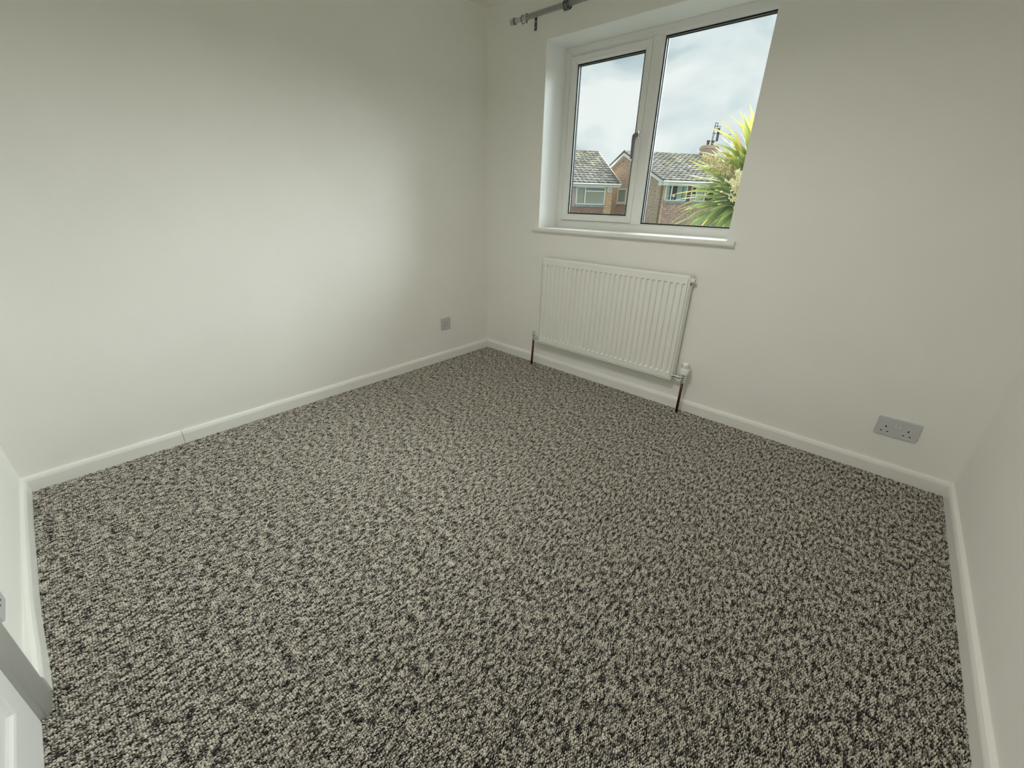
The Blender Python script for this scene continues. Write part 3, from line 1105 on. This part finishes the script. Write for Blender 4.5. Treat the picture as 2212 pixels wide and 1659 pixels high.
# socket on the door wall, partly out of frame
ns = empty('single_socket', (0.951 + 0.088, -D + 0.0, 0.189), radians(180))
bm = bmesh.new()
rounded_plate(bm, 0.088, 0.086, 0.0085)
link('faceplate', bm, M['socket'], ns)
pin_holes(ns, 0.044, 0.0375, 0.0085)
rocker(ns, 0.0680, 0.0500, 0.0085)
tag(ns, 'grey plug socket on the door wall beside the door architrave, cut by the left edge', 'socket')

# ================================================================== CURTAIN POLE
PYc, PZc = -0.088, 2.0905
pole = empty('curtain_pole', (0.3, PYc, PZc))
pp = part_of(pole, Vector(pole.location))
bm = bmesh.new()
tube(bm, [(0.318, PYc, PZc), (0.425, PYc, PZc)], 0.0112, 20)
pp('inner_tube', bm, M['steel'], smooth=False)
bm = bmesh.new()
tube(bm, [(0.425, PYc, PZc), (1.93, PYc, PZc)], 0.0135, 24)
o = pp('outer_tube', bm, M['steel'], smooth=True)
bm = bmesh.new()
lathe(bm, [(0.0125, -0.008), (0.0150, -0.006), (0.0158, 0.0), (0.0158, 0.016), (0.0150, 0.019), (0.0128, 0.020)], (0.302, PYc, PZc), 'x', 24)
pp('end_cap', bm, M['steel'])
bm = bmesh.new()
lathe(bm, [(0.0162, 0.0), (0.0162, 0.0035)], (0.3225, PYc, PZc), 'x', 24)
pp('cap_collar', bm, M['ringsteel'])
bm = bmesh.new()
lathe(bm, [(0.0128, -0.020), (0.0158, -0.019), (0.0158, 0.006), (0.0125, 0.008)], (1.945, PYc, PZc), 'x', 24)
pp('end_cap', bm, M['steel'])


def bracket(x):
    bm = bmesh.new()
    box(bm, x - 0.009, x + 0.009, -0.003, 0.0, 2.052, 2.112)          # wall plate
    box(bm, x - 0.009, x + 0.009, -0.062, 0.0, 2.109, 2.112)          # arm out from the wall
    v = [(x - 0.009, -0.062, 2.1105), (x + 0.009, -0.062, 2.1105)]
    box(bm, x - 0.008, x + 0.008, -0.090, -0.060, 2.1055, 2.1085)
    b = pp('bracket', bm, M['ringsteel'], bevel=0.0006)
    bm = bmesh.new()
    lathe(bm, [(0.0145, -0.008), (0.0168, -0.007), (0.0168, 0.007), (0.0145, 0.008)], (x - 0.002, PYc, PZc), 'x', 24)
    pp('bracket_saddle', bm, M['steel'])
    bm = bmesh.new()
    lathe(bm, [(0.0035, -0.026), (0.0035, -0.014)], (x + 0.004, PYc, PZc), 'z', 10)
    pp('grub_screw', bm, M['ringsteel'])
    bm = bmesh.new()
    lathe(bm, [(0.004, -0.0028), (0.0030, -0.0050)], (x, 0, 2.066), 'y', 10)
    pp('bracket_screw', bm, M['chrome'])
    bm = bmesh.new()
    lathe(bm, [(0.004, -0.0028), (0.0030, -0.0050)], (x, 0, 2.092), 'y', 10)
    pp('bracket_screw', bm, M['chrome'])


bracket(0.411)
bracket(1.80)
tag(pole, 'brushed steel telescopic curtain pole above the window with a capped end', 'curtain pole')


def ring(x, tilt, label, group=None, th=0.0018, rad_=0.0185):
    r = empty('curtain_ring', (x, PYc, PZc - 0.004))
    bm = bmesh.new()
    pts = []
    for k in range(24):
        a = 2 * pi * k / 24
        p = Vector((0, rad_ * cos(a), rad_ * sin(a)))
        p.rotate(Matrix.Rotation(tilt, 3, 'Z'))
        pts.append(p)
    tube(bm, pts, th, 8, closed=True)
    link('hoop', bm, M['ringsteel'], r, smooth=True)
    bm = bmesh.new()
    pts = []
    for k in range(12):
        a = 2 * pi * k / 12
        p = Vector((0.0042 * cos(a), 0, -rad_ - 0.0045 + 0.0042 * sin(a)))
        pts.append(p)
    tube(bm, pts, 0.0011, 6, closed=True)
    link('eyelet', bm, M['chrome'], r, smooth=True)
    tag(r, label, 'curtain ring', group)
    return r


ring(0.386, 0.05, 'single steel curtain ring hanging beside the pole bracket near the left end cap')
for k, (dx, tl) in enumerate(((0.678, 0.10), (0.685, -0.06), (0.692, 0.12), (0.699, -0.15), (0.706, -0.35))):
    ring(dx, tl, ('leftmost', 'second from left', 'middle one', 'fourth from left', 'rightmost and most tilted')[k] + ' of five bunched dark steel rings on the curtain pole', 'bunched curtain rings on the pole', th=0.0030, rad_=0.0190)

# ================================================================== OUTSIDE
GZ = -2.95
link('ground', boxes((-70, 60, 0.4, 90, GZ - 0.3, GZ)), M['soil'], kind='structure')
yaw = 0.7339
Fv = Vector((-0.66980228, 0.7425395, 0))
Rv = Vector((0.7425395, 0.66980228, 0))


class House:
    def __init__(self, name, origin, rot, label):
        self.root = empty(name, (origin[0], origin[1], GZ), yaw + radians(rot))
        tag(self.root, label, 'house')

    def part(self, name, bm, m, parent=None, **k):
        # geometry is given with absolute heights
        bmesh.ops.translate(bm, verts=bm.verts, vec=(0, 0, -GZ))
        return link(name, bm, m, parent or self.root, **k)


def prism(poly, a, b, axis='x'):
    """poly list of (p, z) extruded along x (p=y) or along y (p=x)"""
    bm = bmesh.new()
    f = (lambda q, p, z: (q, p, z)) if axis == 'x' else (lambda q, p, z: (p, q, z))
    A = [bm.verts.new(f(a, p, z)) for p, z in poly]
    B = [bm.verts.new(f(b, p, z)) for p, z in poly]
    n = len(poly)
    for k in range(n):
        bm.faces.new((A[k], A[(k + 1) % n], B[(k + 1) % n], B[k]))
    bm.faces.new(A)
    bm.faces.new(B[::-1])
    return bm


def tile_mesh(wd, ln):
    """interlocking concrete tile: wavy top, thick butt edge. x across, y up the slope, z out of the slope"""
    n = 6
    vs, fs = [], []
    for k in range(n + 1):
        u = k / n
        hgt_ = 0.038 * (0.5 - 0.5 * cos(2 * pi * min(1.0, u * 1.9))) if u < 0.53 else 0.0
        x = u * wd - wd / 2
        vs += [(x, 0, hgt_ + 0.045), (x, ln, hgt_ + 0.004), (x, 0.02, -0.01)]
    for k in range(n):
        a = 3 * k
        fs.append((a, a + 3, a + 4, a + 1))
        fs.append((a + 2, a + 5, a + 3, a))
    me = bpy.data.meshes.new('roof_tile')
    me.from_pydata(vs, [], fs)
    return me


def tile_roof(h, x0, ncol, wd, y_e, z_e, y_r, z_r, nrow, mats):
    """tiles laid from eave (y_e,z_e) to ridge (y_r,z_r); roof base plane parts included"""
    sl = math.hypot(y_r - y_e, z_r - z_e)
    pitch = math.atan2(z_r - z_e, y_r - y_e)
    gauge = sl / nrow
    me = tile_mesh(wd * 1.0, gauge * 1.12)
    me.materials.append(mats[0])
    me2 = me.copy()
    me2.materials.clear()
    me2.materials.append(mats[1])
    rt = random.Random(11)
    for r in range(nrow):
        for c in range(ncol):
            o = bpy.data.objects.new('roof_tile', me2 if rt.random() < (r / nrow) ** 1.5 else me)
            COL.objects.link(o)
            o.parent = h.root
            s = r * gauge
            o.location = (x0 + (c + 0.5) * wd, y_e + s * cos(pitch), z_e + s * sin(pitch) + 0.02 - GZ)
            o.rotation_euler = (pitch + rt.uniform(-0.02, 0.02), rt.uniform(-0.02, 0.02), rt.uniform(-0.015, 0.015))


def hung_tiles(h, x0, x1, z0, z1, y):
    bm = bmesh.new()
    rt = random.Random(5)
    row = 0
    z = z1
    while z > z0:
        x = x0 + (0.085 if row % 2 else 0)
        while x < x1 - 0.05:
            xe = min(x + 0.162, x1)
            dy = rt.uniform(-0.004, 0.004)
            bot, top = z - 0.128, z
            v = [bm.verts.new(p) for p in ((x, y - 0.026 + dy, bot), (xe, y - 0.026 + dy, bot), (xe, y - 0.006, top), (x, y - 0.006, top),
                                           (x, y, bot + 0.004), (xe, y, bot + 0.004))]
            bm.faces.new((v[0], v[1], v[2], v[3]))
            bm.faces.new((v[4], v[5], v[1], v[0]))
            x += 0.168
        z -= 0.115
        row += 1
    o = h.part('hanging_tiles', bm, M['hung'])
    o['kind'] = 'stuff'


# pavement strip in front of the houses
link('pavement', boxes((-30, 14, 13.0, 14.6, GZ, GZ + 0.06)), M['lead'], kind='structure')

# ---- right house: gable end towards the left, front facing us
Q = (-8.18560688, 21.81191304)
hr = House('brick_house', Q, 13.5, 'brick house with gable end, chimney and grey tiled roof seen through the right pane')
EZ, RZr, RYr = 2.36, 4.14, 4.55
XL, XR = -0.32, 6.28
h = hr
# front wall below the roof, gable wall as one block
h.part('gable_wall', prism([(0.0, GZ), (9.1, GZ), (9.1, EZ - 0.05), (4.55, RZr - 0.10), (0.0, EZ - 0.05)], 0.0, 0.25), M['brick_side'])
h.part('front_wall', boxes((0.0, 6.1, -0.001, 0.25, GZ, EZ - 0.02)), M['brick_front2'])
h.part('end_wall', prism([(0.0, GZ), (9.1, GZ), (9.1, EZ - 0.05), (4.55, RZr - 0.10), (0.0, EZ - 0.05)], 5.9, 6.1), M['brick_side'])
h.part('rear_wall', boxes((0.0, 6.1, 8.85, 9.1, GZ, EZ - 0.02)), M['brick_front2'])
# roof boards
h.part('roof_deck', prism([(-0.36, EZ - 0.03), (4.55, RZr - 0.03), (9.46, EZ - 0.03), (9.46, EZ - 0.11), (4.55, RZr - 0.11), (-0.36, EZ - 0.11)], XL + 0.02, XR), M['clad'])
tile_roof(h, XL, 20, (XR - XL) / 20, -0.38, EZ, RYr, RZr, 14, (M['tile'], M['tile_moss']))
h.part('rear_roof_slope', prism([(4.5, RZr + 0.05), (9.5, EZ - 0.02 + 0.05), (9.5, EZ - 0.03), (4.5, RZr - 0.03)], XL, XR), M['tile'])
# ridge tiles
k = 0
x = XL
while x < XR - 0.05:
    bm = bmesh.new()
    A, B = [], []
    for q in range(7):
        a = pi * q / 6
        A.append(bm.verts.new((x + 0.006, RYr + 0.13 * cos(a), RZr - 0.02 + 0.12 * sin(a))))
        B.append(bm.verts.new((min(x + 0.44, XR), RYr + 0.12 * cos(a), RZr - 0.02 + 0.11 * sin(a))))
    for q in range(6):
        bm.faces.new((A[q], A[q + 1], B[q + 1], B[q]))
    bm.faces.new(A)
    h.part('ridge_tile', bm, M['tile'])
    x += 0.45
# barge boards and soffit box on the gable
bb = prism([(-0.40, EZ - 0.20), (-0.40, EZ - 0.02), (4.55, RZr - 0.03), (9.50, EZ - 0.02), (9.50, EZ - 0.20), (4.55, RZr - 0.21)], XL, XL + 0.035)
h.part('bargeboard', bb, M['pvcout'])
h.part('verge_soffit', prism([(-0.36, EZ - 0.14), (4.55, RZr - 0.14), (9.46, EZ - 0.14), (9.46, EZ - 0.12), (4.55, RZr - 0.12), (-0.36, EZ - 0.12)], XL + 0.03, 0.0), M['pvcout'])
h.part('eaves_box', boxes((XL, XL + 0.34, -0.40, 0.06, EZ - 0.24, EZ - 0.06)), M['pvcout'])
h.part('verge_capping', prism([(-0.40, EZ - 0.02), (-0.40, EZ + 0.05), (4.55, RZr + 0.06), (9.5, EZ + 0.05), (9.5, EZ - 0.02), (4.55, RZr - 0.03)], XL - 0.03, XL + 0.02), M['tile'])
h.part('fascia', boxes((XL + 0.3, XR, -0.36, -0.33, EZ - 0.20, EZ - 0.02)), M['pvcout'])
h.part('soffit', boxes((XL + 0.3, XR, -0.34, 0.0, EZ - 0.20, EZ - 0.18)), M['pvcout'])
bm = bmesh.new()
tube(bm, [(XL + 0.02, -0.42, EZ - 0.055), (XR, -0.42, EZ - 0.055)], 0.052, 10)
h.part('gutter', bm, M['pvcout'])


def far_window(h, x0, x1, z0, z1, bars, y=-0.092, name='window', content=None, axis='x', fr=0.055):
    """bars: list of vertical bar x; content list of (x0,x1,mat,name, z0, z1) behind the glass"""
    def bx(a, b, ya, yb, c, d):
        return (a, b, ya, yb, c, d) if axis == 'x' else (ya, yb, a, b, c, d)
    bm = bmesh.new()
    for q in ((x0, x1, z0, z0 + fr), (x0, x1, z1 - fr, z1), (x0, x0 + fr, z0, z1), (x1 - fr, x1, z0, z1)):
        box(bm, *bx(q[0], q[1], y, y + 0.08, q[2], q[3]))
    for q in bars:
        box(bm, *bx(q[0], q[1], y - 0.005, y + 0.06, q[2], q[3]))
    w_ = h.part(name, bm, M['pvcout'])
    b2 = bmesh.new()
    box(b2, *bx(x0 + 0.01, x1 - 0.01, y + 0.043, y + 0.047, z0 + 0.01, z1 - 0.01))
    h.part('pane', b2, M['farglass'], w_)
    b3 = bmesh.new()
    box(b3, *bx(x0 + 0.02, x1 - 0.02, y + 0.072, y + 0.078, z0 + 0.02, z1 - 0.02))
    h.part('dark_room_sheet', b3, M['roomdark'], w_)  # flat dark sheet that paints the unlit room behind the glass
    for (a, b, m_, nm, c, d) in (content or []):
        n_ = max(1, int(round((b - a) / 0.085)))
        b4 = bmesh.new()
        for k in range(n_):
            xa = a + (b - a) * k / n_
            xb = a + (b - a) * (k + 0.86) / n_ if nm == 'vertical_blind' else a + (b - a) * (k + 1) / n_
            yo = 0.006 if k % 2 and nm == 'curtain' else 0.0
            box(b4, *bx(xa, xb, y + 0.052 + yo, y + 0.060 + yo, c, d))
        h.part(nm, b4, m_, w_)
    return w_


# front-left bedroom window of the right house
far_window(h, 0.11, 1.47, 1.36, 2.17, [(0.455, 0.515, 1.36, 2.17)],
           content=[(0.14, 0.38, M['curtain'], 'curtain', 1.42, 2.12), (0.86, 1.19, M['curtain'], 'curtain', 1.40, 2.12), (1.24, 1.42, M['sheer'], 'frosted_panel', 1.40, 2.12)])
bm = bmesh.new()
tube(bm, [(0.62, -0.11, 1.42), (0.63, -0.11, 1.56)], 0.012, 6)
lathe(bm, [(0.02, 0), (0.075, 0.03), (0.085, 0.08), (0.05, 0.13), (0.01, 0.14)], (0.635, -0.11, 1.55), 'z', 8)
fl = h.part('window_ornament', bm, M['pvcout'])
fl.scale = (1, 1, 1)
far_window(h, 1.74, 3.3, 1.36, 2.12, [(2.05, 2.11, 1.36, 2.12), (2.6, 2.66, 1.36, 2.12)],
           content=[(1.8, 2.04, M['blind'], 'vertical_blind', 1.42, 1.75), (2.12, 2.58, M['blind'], 'vertical_blind', 1.42, 2.06)])
h.part('infill_panel', boxes((1.47, 1.74, -0.03, 0.0, 1.25, EZ - 0.2)), M['clad'])
h.part('lead_flashing', boxes((0.06, 3.4, -0.075, 0.0, 1.235, 1.345)), M['lead'])
hung_tiles(h, 0.13, 5.5, GZ + 1.6, 1.235, -0.004)
# corner pier at the front-left, faced in buff brick
h.part('corner_pier', boxes((0.0, 0.10, -0.030, 0.0, GZ, EZ - 0.22)), M['brick_front'])
# gable window
far_window(h, 4.06, 5.26, 1.19, 2.08, [], y=-0.095, name='gable_window', axis='y', fr=0.09,
           content=[(4.14, 5.18, M['sheer'], 'frosted_panel', 1.26, 2.0)])
h.part('gable_sill', boxes((-0.12, 0.0, 3.98, 5.34, 1.13, 1.19)), M['pvcout'])
# chimney on the ridge
chx0, chx1 = 5.30, 6.18
h.part('chimney_stack', boxes((chx0, chx1, 4.2, 4.9, RZr - 0.35, 4.68)), M['brick_front2'])
h.part('chimney_band', boxes((chx0 - 0.04, chx1 + 0.04, 4.16, 4.94, 4.55, 4.66), (chx0 + 0.03, chx1 - 0.03, 4.23, 4.87, 4.66, 4.76)), M['brick_side'], bevel=0.02)
for cx_ in (5.58, 5.92):
    bm = bmesh.new()
    lathe(bm, [(0.10, 0.0), (0.085, 0.05), (0.08, 0.24), (0.11, 0.26), (0.11, 0.32), (0.08, 0.33)], (cx_, 4.55, 4.72), 'z', 12)
    h.part('chimney_pot', bm, M['clad'])


def to_world(h, p):
    r = h.root
    c, s = cos(r.rotation_euler[2]), sin(r.rotation_euler[2])
    return Vector((r.location[0] + c * p[0] - s * p[1], r.location[1] + s * p[0] + c * p[1], p[2]))


# TV aerials on the chimney
def aerial(name, x, ztop, boom_z, boom_x0, boom_x1, nel, lab, loop):
    base = to_world(hr, (x, 4.4, 4.6))
    a = empty(name, base, hr.root.rotation_euler[2])
    bm = bmesh.new()
    tube(bm, [(0, 0, 0), (0.02, 0, (ztop - 4.6) * 0.6), (0.05, 0, ztop - 4.6)], 0.018, 6)
    link('mast', bm, M['thinmetal'], a)
    bm = bmesh.new()
    bz = boom_z - 4.6
    tube(bm, [(boom_x0, -0.03, bz + 0.02), (boom_x1, -0.03, bz - 0.02)], 0.014, 6)
    link('boom', bm, M['thinmetal'], a)
    for k in range(nel):
        xx = boom_x0 + (boom_x1 - boom_x0) * (k + 0.3) / nel
        hh = 0.10 if k else 0.16
        bm = bmesh.new()
        tube(bm, [(xx, -0.03 - hh, bz), (xx, -0.03 + hh, bz)], 0.008, 5)
        tube(bm, [(xx, -0.03, bz - 0.03), (xx, -0.03, bz + 0.03)], 0.008, 5)
        link('element', bm, M['thinmetal'], a)
    bm = bmesh.new()
    if loop:
        for zz in (-0.17, 0.0, 0.17):
            box(bm, boom_x0 - 0.10, boom_x0 + 0.10, -0.09, -0.07, bz + zz - 0.016, bz + zz + 0.016)
        box(bm, boom_x0 - 0.10, boom_x0 - 0.07, -0.09, -0.07, bz - 0.17, bz + 0.17)
        box(bm, boom_x0 + 0.07, boom_x0 + 0.10, -0.09, -0.07, bz - 0.17, bz + 0.17)
    else:
        box(bm, 0.30, 0.335, -0.1, 0.1, bz - 0.42, bz + 0.32)
        box(bm, 0.24, 0.39, -0.05, 0.0, bz - 0.04, bz + 0.06)
    link('reflector', bm, M['thinmetal'], a)
    tag(a, lab, 'aerial')


aerial('tv_aerial', 5.70, 5.98, 5.82, 0.08, 0.50, 3, 'tall thin television aerial with stacked reflector at the top of its mast on the chimney', True)
aerial('tv_aerial', 5.76, 5.50, 5.42, -0.10, 1.30, 12, 'television aerial with a long horizontal boom, lower of the two on the chimney', False)

# ---- left house
QL = (-11.7788, 22.6109)
hl = House('brick_house', QL, 10, 'brick house with yellow-lichened tiled roof, blinds and alarm box seen through the left pane')
h = hl
EZl, RZl, RYl = 2.26, 4.33, 4.0
XRl = 0.33
wt_ = 0.3
XLl = XRl - 17 * wt_
h.part('front_wall', boxes((-0.475, 0.0, -0.001, 0.25, GZ, EZl - 0.05)), M['brick_front'])
h.part('front_wall_left', boxes((XLl + 0.2, -0.475, 0.02, 0.25, GZ, EZl - 0.05)), M['brick_far'])
h.part('side_wall', prism([(0.0, GZ), (8.0, GZ), (8.0, EZl - 0.05), (4.0, RZl - 0.12), (0.0, EZl - 0.05)], -0.25, -0.001), M['brick_side'])
h.part('rear_wall', boxes((XLl + 0.2, 0.0, 7.75, 8.0, GZ, EZl - 0.05)), M['brick_far'])
h.part('roof_deck', prism([(-0.36, EZl - 0.03), (4.0, RZl - 0.03), (8.36, EZl - 0.03), (8.36, EZl - 0.12), (4.0, RZl - 0.12), (-0.36, EZl - 0.12)], XLl, XRl - 0.02), M['clad'])
tile_roof(h, XLl, 17, wt_, -0.38, EZl, RYl, RZl, 14, (M['tile'], M['tile_moss']))
h.part('rear_roof_slope', prism([(4.0, RZl + 0.05), (8.4, EZl + 0.03), (8.4, EZl - 0.03), (4.0, RZl - 0.03)], XLl, XRl), M['tile'])
x = XLl
while x < XRl - 0.05:
    bm = bmesh.new()
    A, B = [], []
    for q in range(7):
        a = pi * q / 6
        A.append(bm.verts.new((x + 0.006, RYl + 0.13 * cos(a), RZl - 0.02 + 0.12 * sin(a))))
        B.append(bm.verts.new((min(x + 0.44, XRl), RYl + 0.12 * cos(a), RZl - 0.02 + 0.11 * sin(a))))
    for q in range(6):
        bm.faces.new((A[q], A[q + 1], B[q + 1], B[q]))
    bm.faces.new(B)
    h.part('ridge_tile', bm, M['tile_moss'])
    x += 0.45
h.part('verge_capping', prism([(-0.40, EZl - 0.03), (-0.40, EZl + 0.055), (4.0, RZl + 0.06), (8.4, EZl + 0.055), (8.4, EZl - 0.03), (4.0, RZl - 0.03)], XRl - 0.015, XRl + 0.02), M['pvcout'])
h.part('bargeboard', prism([(-0.40, EZl - 0.18), (-0.40, EZl - 0.03), (4.0, RZl - 0.03), (8.4, EZl - 0.03), (8.4, EZl - 0.18), (4.0, RZl - 0.18)], XRl - 0.03, XRl), M['pvcout'])
h.part('fascia', boxes((XLl, XRl - 0.03, -0.36, -0.33, EZl - 0.20, EZl - 0.02)), M['pvcout'])
h.part('soffit', boxes((XLl, XRl - 0.03, -0.34, 0.0, EZl - 0.20, EZl - 0.18)), M['pvcout'])
bm = bmesh.new()
tube(bm, [(XLl, -0.42, EZl - 0.055), (XRl + 0.01, -0.42, EZl - 0.055)], 0.052, 10)
h.part('gutter', bm, M['pvcout'])
far_window(h, -2.36, -0.48, 1.06, 2.07, [(-1.82, -1.74, 1.06, 2.07), (-1.74, -0.53, 1.79, 1.86)], fr=0.075,
           content=[(-2.27, -1.84, M['blind'], 'vertical_blind', 1.14, 1.98), (-1.72, -0.56, M['blind'], 'vertical_blind', 1.14, 1.79), (-1.68, -0.58, M['bluegrey'], 'top_light_reflection', 1.87, 1.97)])  # blue-grey panel paints a reflection in the upper pane
h.part('lead_flashing', boxes((-2.38, -0.475, -0.07, 0.0, 0.93, 1.05)), M['lead'])
hung_tiles(h, XLl + 0.3, -0.475, GZ + 1.6, 0.93, 0.0)

# alarm box with its dark emblem
ab = empty('alarm_box', to_world(hl, (-0.21, -0.001, 1.92)), hl.root.rotation_euler[2])
bm = bmesh.new()
outl = [(-0.17, 0.10), (-0.05, 0.15), (0.05, 0.15), (0.17, 0.10), (0.16, -0.06), (0.08, -0.16), (-0.08, -0.16), (-0.16, -0.06)]
A = [bm.verts.new((x_, 0, z_)) for x_, z_ in outl]
B = [bm.verts.new((x_ * 0.93, -0.07, z_ * 0.93)) for x_, z_ in outl]
for k in range(8):
    bm.faces.new((A[k], A[(k + 1) % 8], B[(k + 1) % 8], B[k]))
bm.faces.new(A)
bm.faces.new(B[::-1])
link('housing', bm, M['pvcout'], ab)
bm = bmesh.new()
lathe(bm, [(0.062, -0.074), (0.062, -0.070)], (0.03, 0, -0.01), 'y', 12)
em = link('emblem', bm, M['lead'], ab)
bm = bmesh.new()
lathe(bm, [(0.034, -0.077), (0.034, -0.073)], (0.03, 0, -0.015), 'y', 12)
link('emblem_centre', bm, M['pvcout'], em)
tag(ab, 'white alarm box with dark emblem on the left house wall beside its window', 'alarm')

# ================================================================== CORDYLINE outside the window
def leaf_mesh(seed):
    rl = random.Random(seed)
    n = 7
    droop = rl.uniform(0.10, 0.42)
    side = rl.uniform(-0.06, 0.06)
    vs, fs = [], []
    for k in range(n + 1):
        u = k / n
        wdt = 0.036 * (0.45 + 1.1 * min(u * 2.2, 1)) * (1 - u ** 2.6) + 0.001
        x = u * (1 - 0.12 * droop * u)
        z = -droop * u ** 2.3
        y = side * u * u
        vs += [(x, y - wdt, z + wdt * 0.35), (x, y, z), (x, y + wdt, z + wdt * 0.35)]
    for k in range(n):
        a = 3 * k
        fs.append((a, a + 3, a + 4, a + 1))
        fs.append((a + 1, a + 4, a + 5, a + 2))
    me = bpy.data.meshes.new('leaf')
    me.from_pydata(vs, [], fs)
    for p in me.polygons:
        p.use_smooth = True
    me.materials.append(M['leaf'])
    return me


leaf_meshes = [leaf_mesh(s) for s in range(10)]
H1 = Vector((0.620, 4.30, 1.20))
H2 = Vector((0.690, 4.32, 1.42))
base = Vector((0.80, 4.35, GZ))
cordy = empty('cordyline', base)
tag(cordy, 'spiky green cordyline with yellowed leaf tips and cream flower sprays outside the right pane', 'plant')
bm = bmesh.new()
tube(bm, [(0, 0, 0), (0.02, 0.0, 1.6), (-0.02, 0, 3.0), H1 - base + Vector((0.06, 0, -0.75)), H1 - base + Vector((0.02, 0, -0.1)), H1 - base], [0.11, 0.085, 0.075, 0.06, 0.05, 0.03], 10)
tube(bm, [(-0.02, 0, 3.0), H2 - base + Vector((0.02, 0, -0.4)), H2 - base], [0.06, 0.05, 0.03], 10)
link('trunk', bm, M['bark'], cordy, smooth=True)
rl = random.Random(21)


def degrees_(a):
    return a * 180.0 / pi


def rosette(c, n, el0, el1, l0, l1, bias=1.0):
    for k in range(n):
        az = k * 2.39996 + rl.uniform(-0.2, 0.2)
        el = radians(el0 + (el1 - el0) * ((k + 0.5) / n) ** bias + rl.uniform(-6, 6))
        ed = degrees_(el)
        ln = rl.uniform(l0, l1) * (0.84 if 18 < ed < 62 else 0.8 if 0 < ed <= 18 else 1.0 if ed <= 0 else 0.84)
        o = bpy.data.objects.new('leaf', rl.choice(leaf_meshes))
        COL.objects.link(o)
        o.parent = cordy
        o.location = c - base + Vector((0, 0, rl.uniform(-0.10, 0.08)))
        o.rotation_euler = (rl.uniform(-0.25, 0.25), -el, az)
        o.scale = (ln, 1.0, ln)


rosette(H1, 190, -34, 78, 0.85, 1.22)
rosette(H2, 115, 12, 84, 0.85, 1.15)
# dead leaf skirt hanging below the head
dl = [m_.copy() for m_ in leaf_meshes[:4]]
for m_ in dl:
    m_.materials.clear()
    m_.materials.append(M['deadleaf'])
for k in range(34):
    o = bpy.data.objects.new('dead_leaf', rl.choice(dl))
    COL.objects.link(o)
    o.parent = cordy
    o.location = H1 - base + Vector((rl.uniform(-0.03, 0.03), rl.uniform(-0.03, 0.03), rl.uniform(-0.45, -0.1)))
    o.rotation_euler = (rl.uniform(-0.3, 0.3), radians(rl.uniform(45, 80)), rl.uniform(0, 2 * pi))
    ln = rl.uniform(0.45, 0.7)
    o.scale = (ln, 0.8, ln)


def spray(name, start, tip, spread, nb, ns, m, seed):
    """branched flower spray: stalks with many small blobs"""
    rs = random.Random(seed)
    start, tip = Vector(start), Vector(tip)
    bm = bmesh.new()
    tube(bm, [start - base, (start + tip) / 2 - base + Vector((0, 0, 0.03)), tip - base], [0.012, 0.009, 0.004], 6)
    bs = bmesh.new()
    for b in range(nb):
        u = 0.25 + 0.75 * b / nb
        p = start.lerp(tip, u)
        d = Vector((rs.uniform(-1, 1), rs.uniform(-1, 1), rs.uniform(-0.2, 1.0))).normalized() * spread * rs.uniform(0.5, 1.0)
        q = p + d
        tube(bm, [p - base, (p + q) / 2 - base, q - base], [0.005, 0.004, 0.003], 4)
        for k in range(ns):
            t = rs.uniform(0.15, 1.0)
            c = p.lerp(q, t) + Vector((rs.gauss(0, 0.012), rs.gauss(0, 0.012), rs.gauss(0, 0.012)))
            r = rs.uniform(0.006, 0.013)
            mt = Matrix.Translation(c - base) @ Matrix.Diagonal((r, r, r * 1.4, 1))
            bmesh.ops.create_icosphere(bs, subdivisions=1, radius=1.0, matrix=mt)
    st = link(name, bm, m, cordy)
    o = link('flower_heads', bs, m, st)
    o['kind'] = 'stuff'


spray('flower_spray', (0.72, 3.90, 1.02), (0.690, 3.56, 1.46), 0.16, 40, 20, M['seed'], 2)
spray('flower_spray', (0.62, 4.05, 1.40), (0.27, 3.60, 1.66), 0.17, 34, 16, M['seed_dry'], 5)
spray('flower_stalk', H2 + Vector((0.1, 0, 0.2)), H2 + Vector((0.03, 0, 1.05)), 0.12, 10, 0, M['deadleaf'], 9)
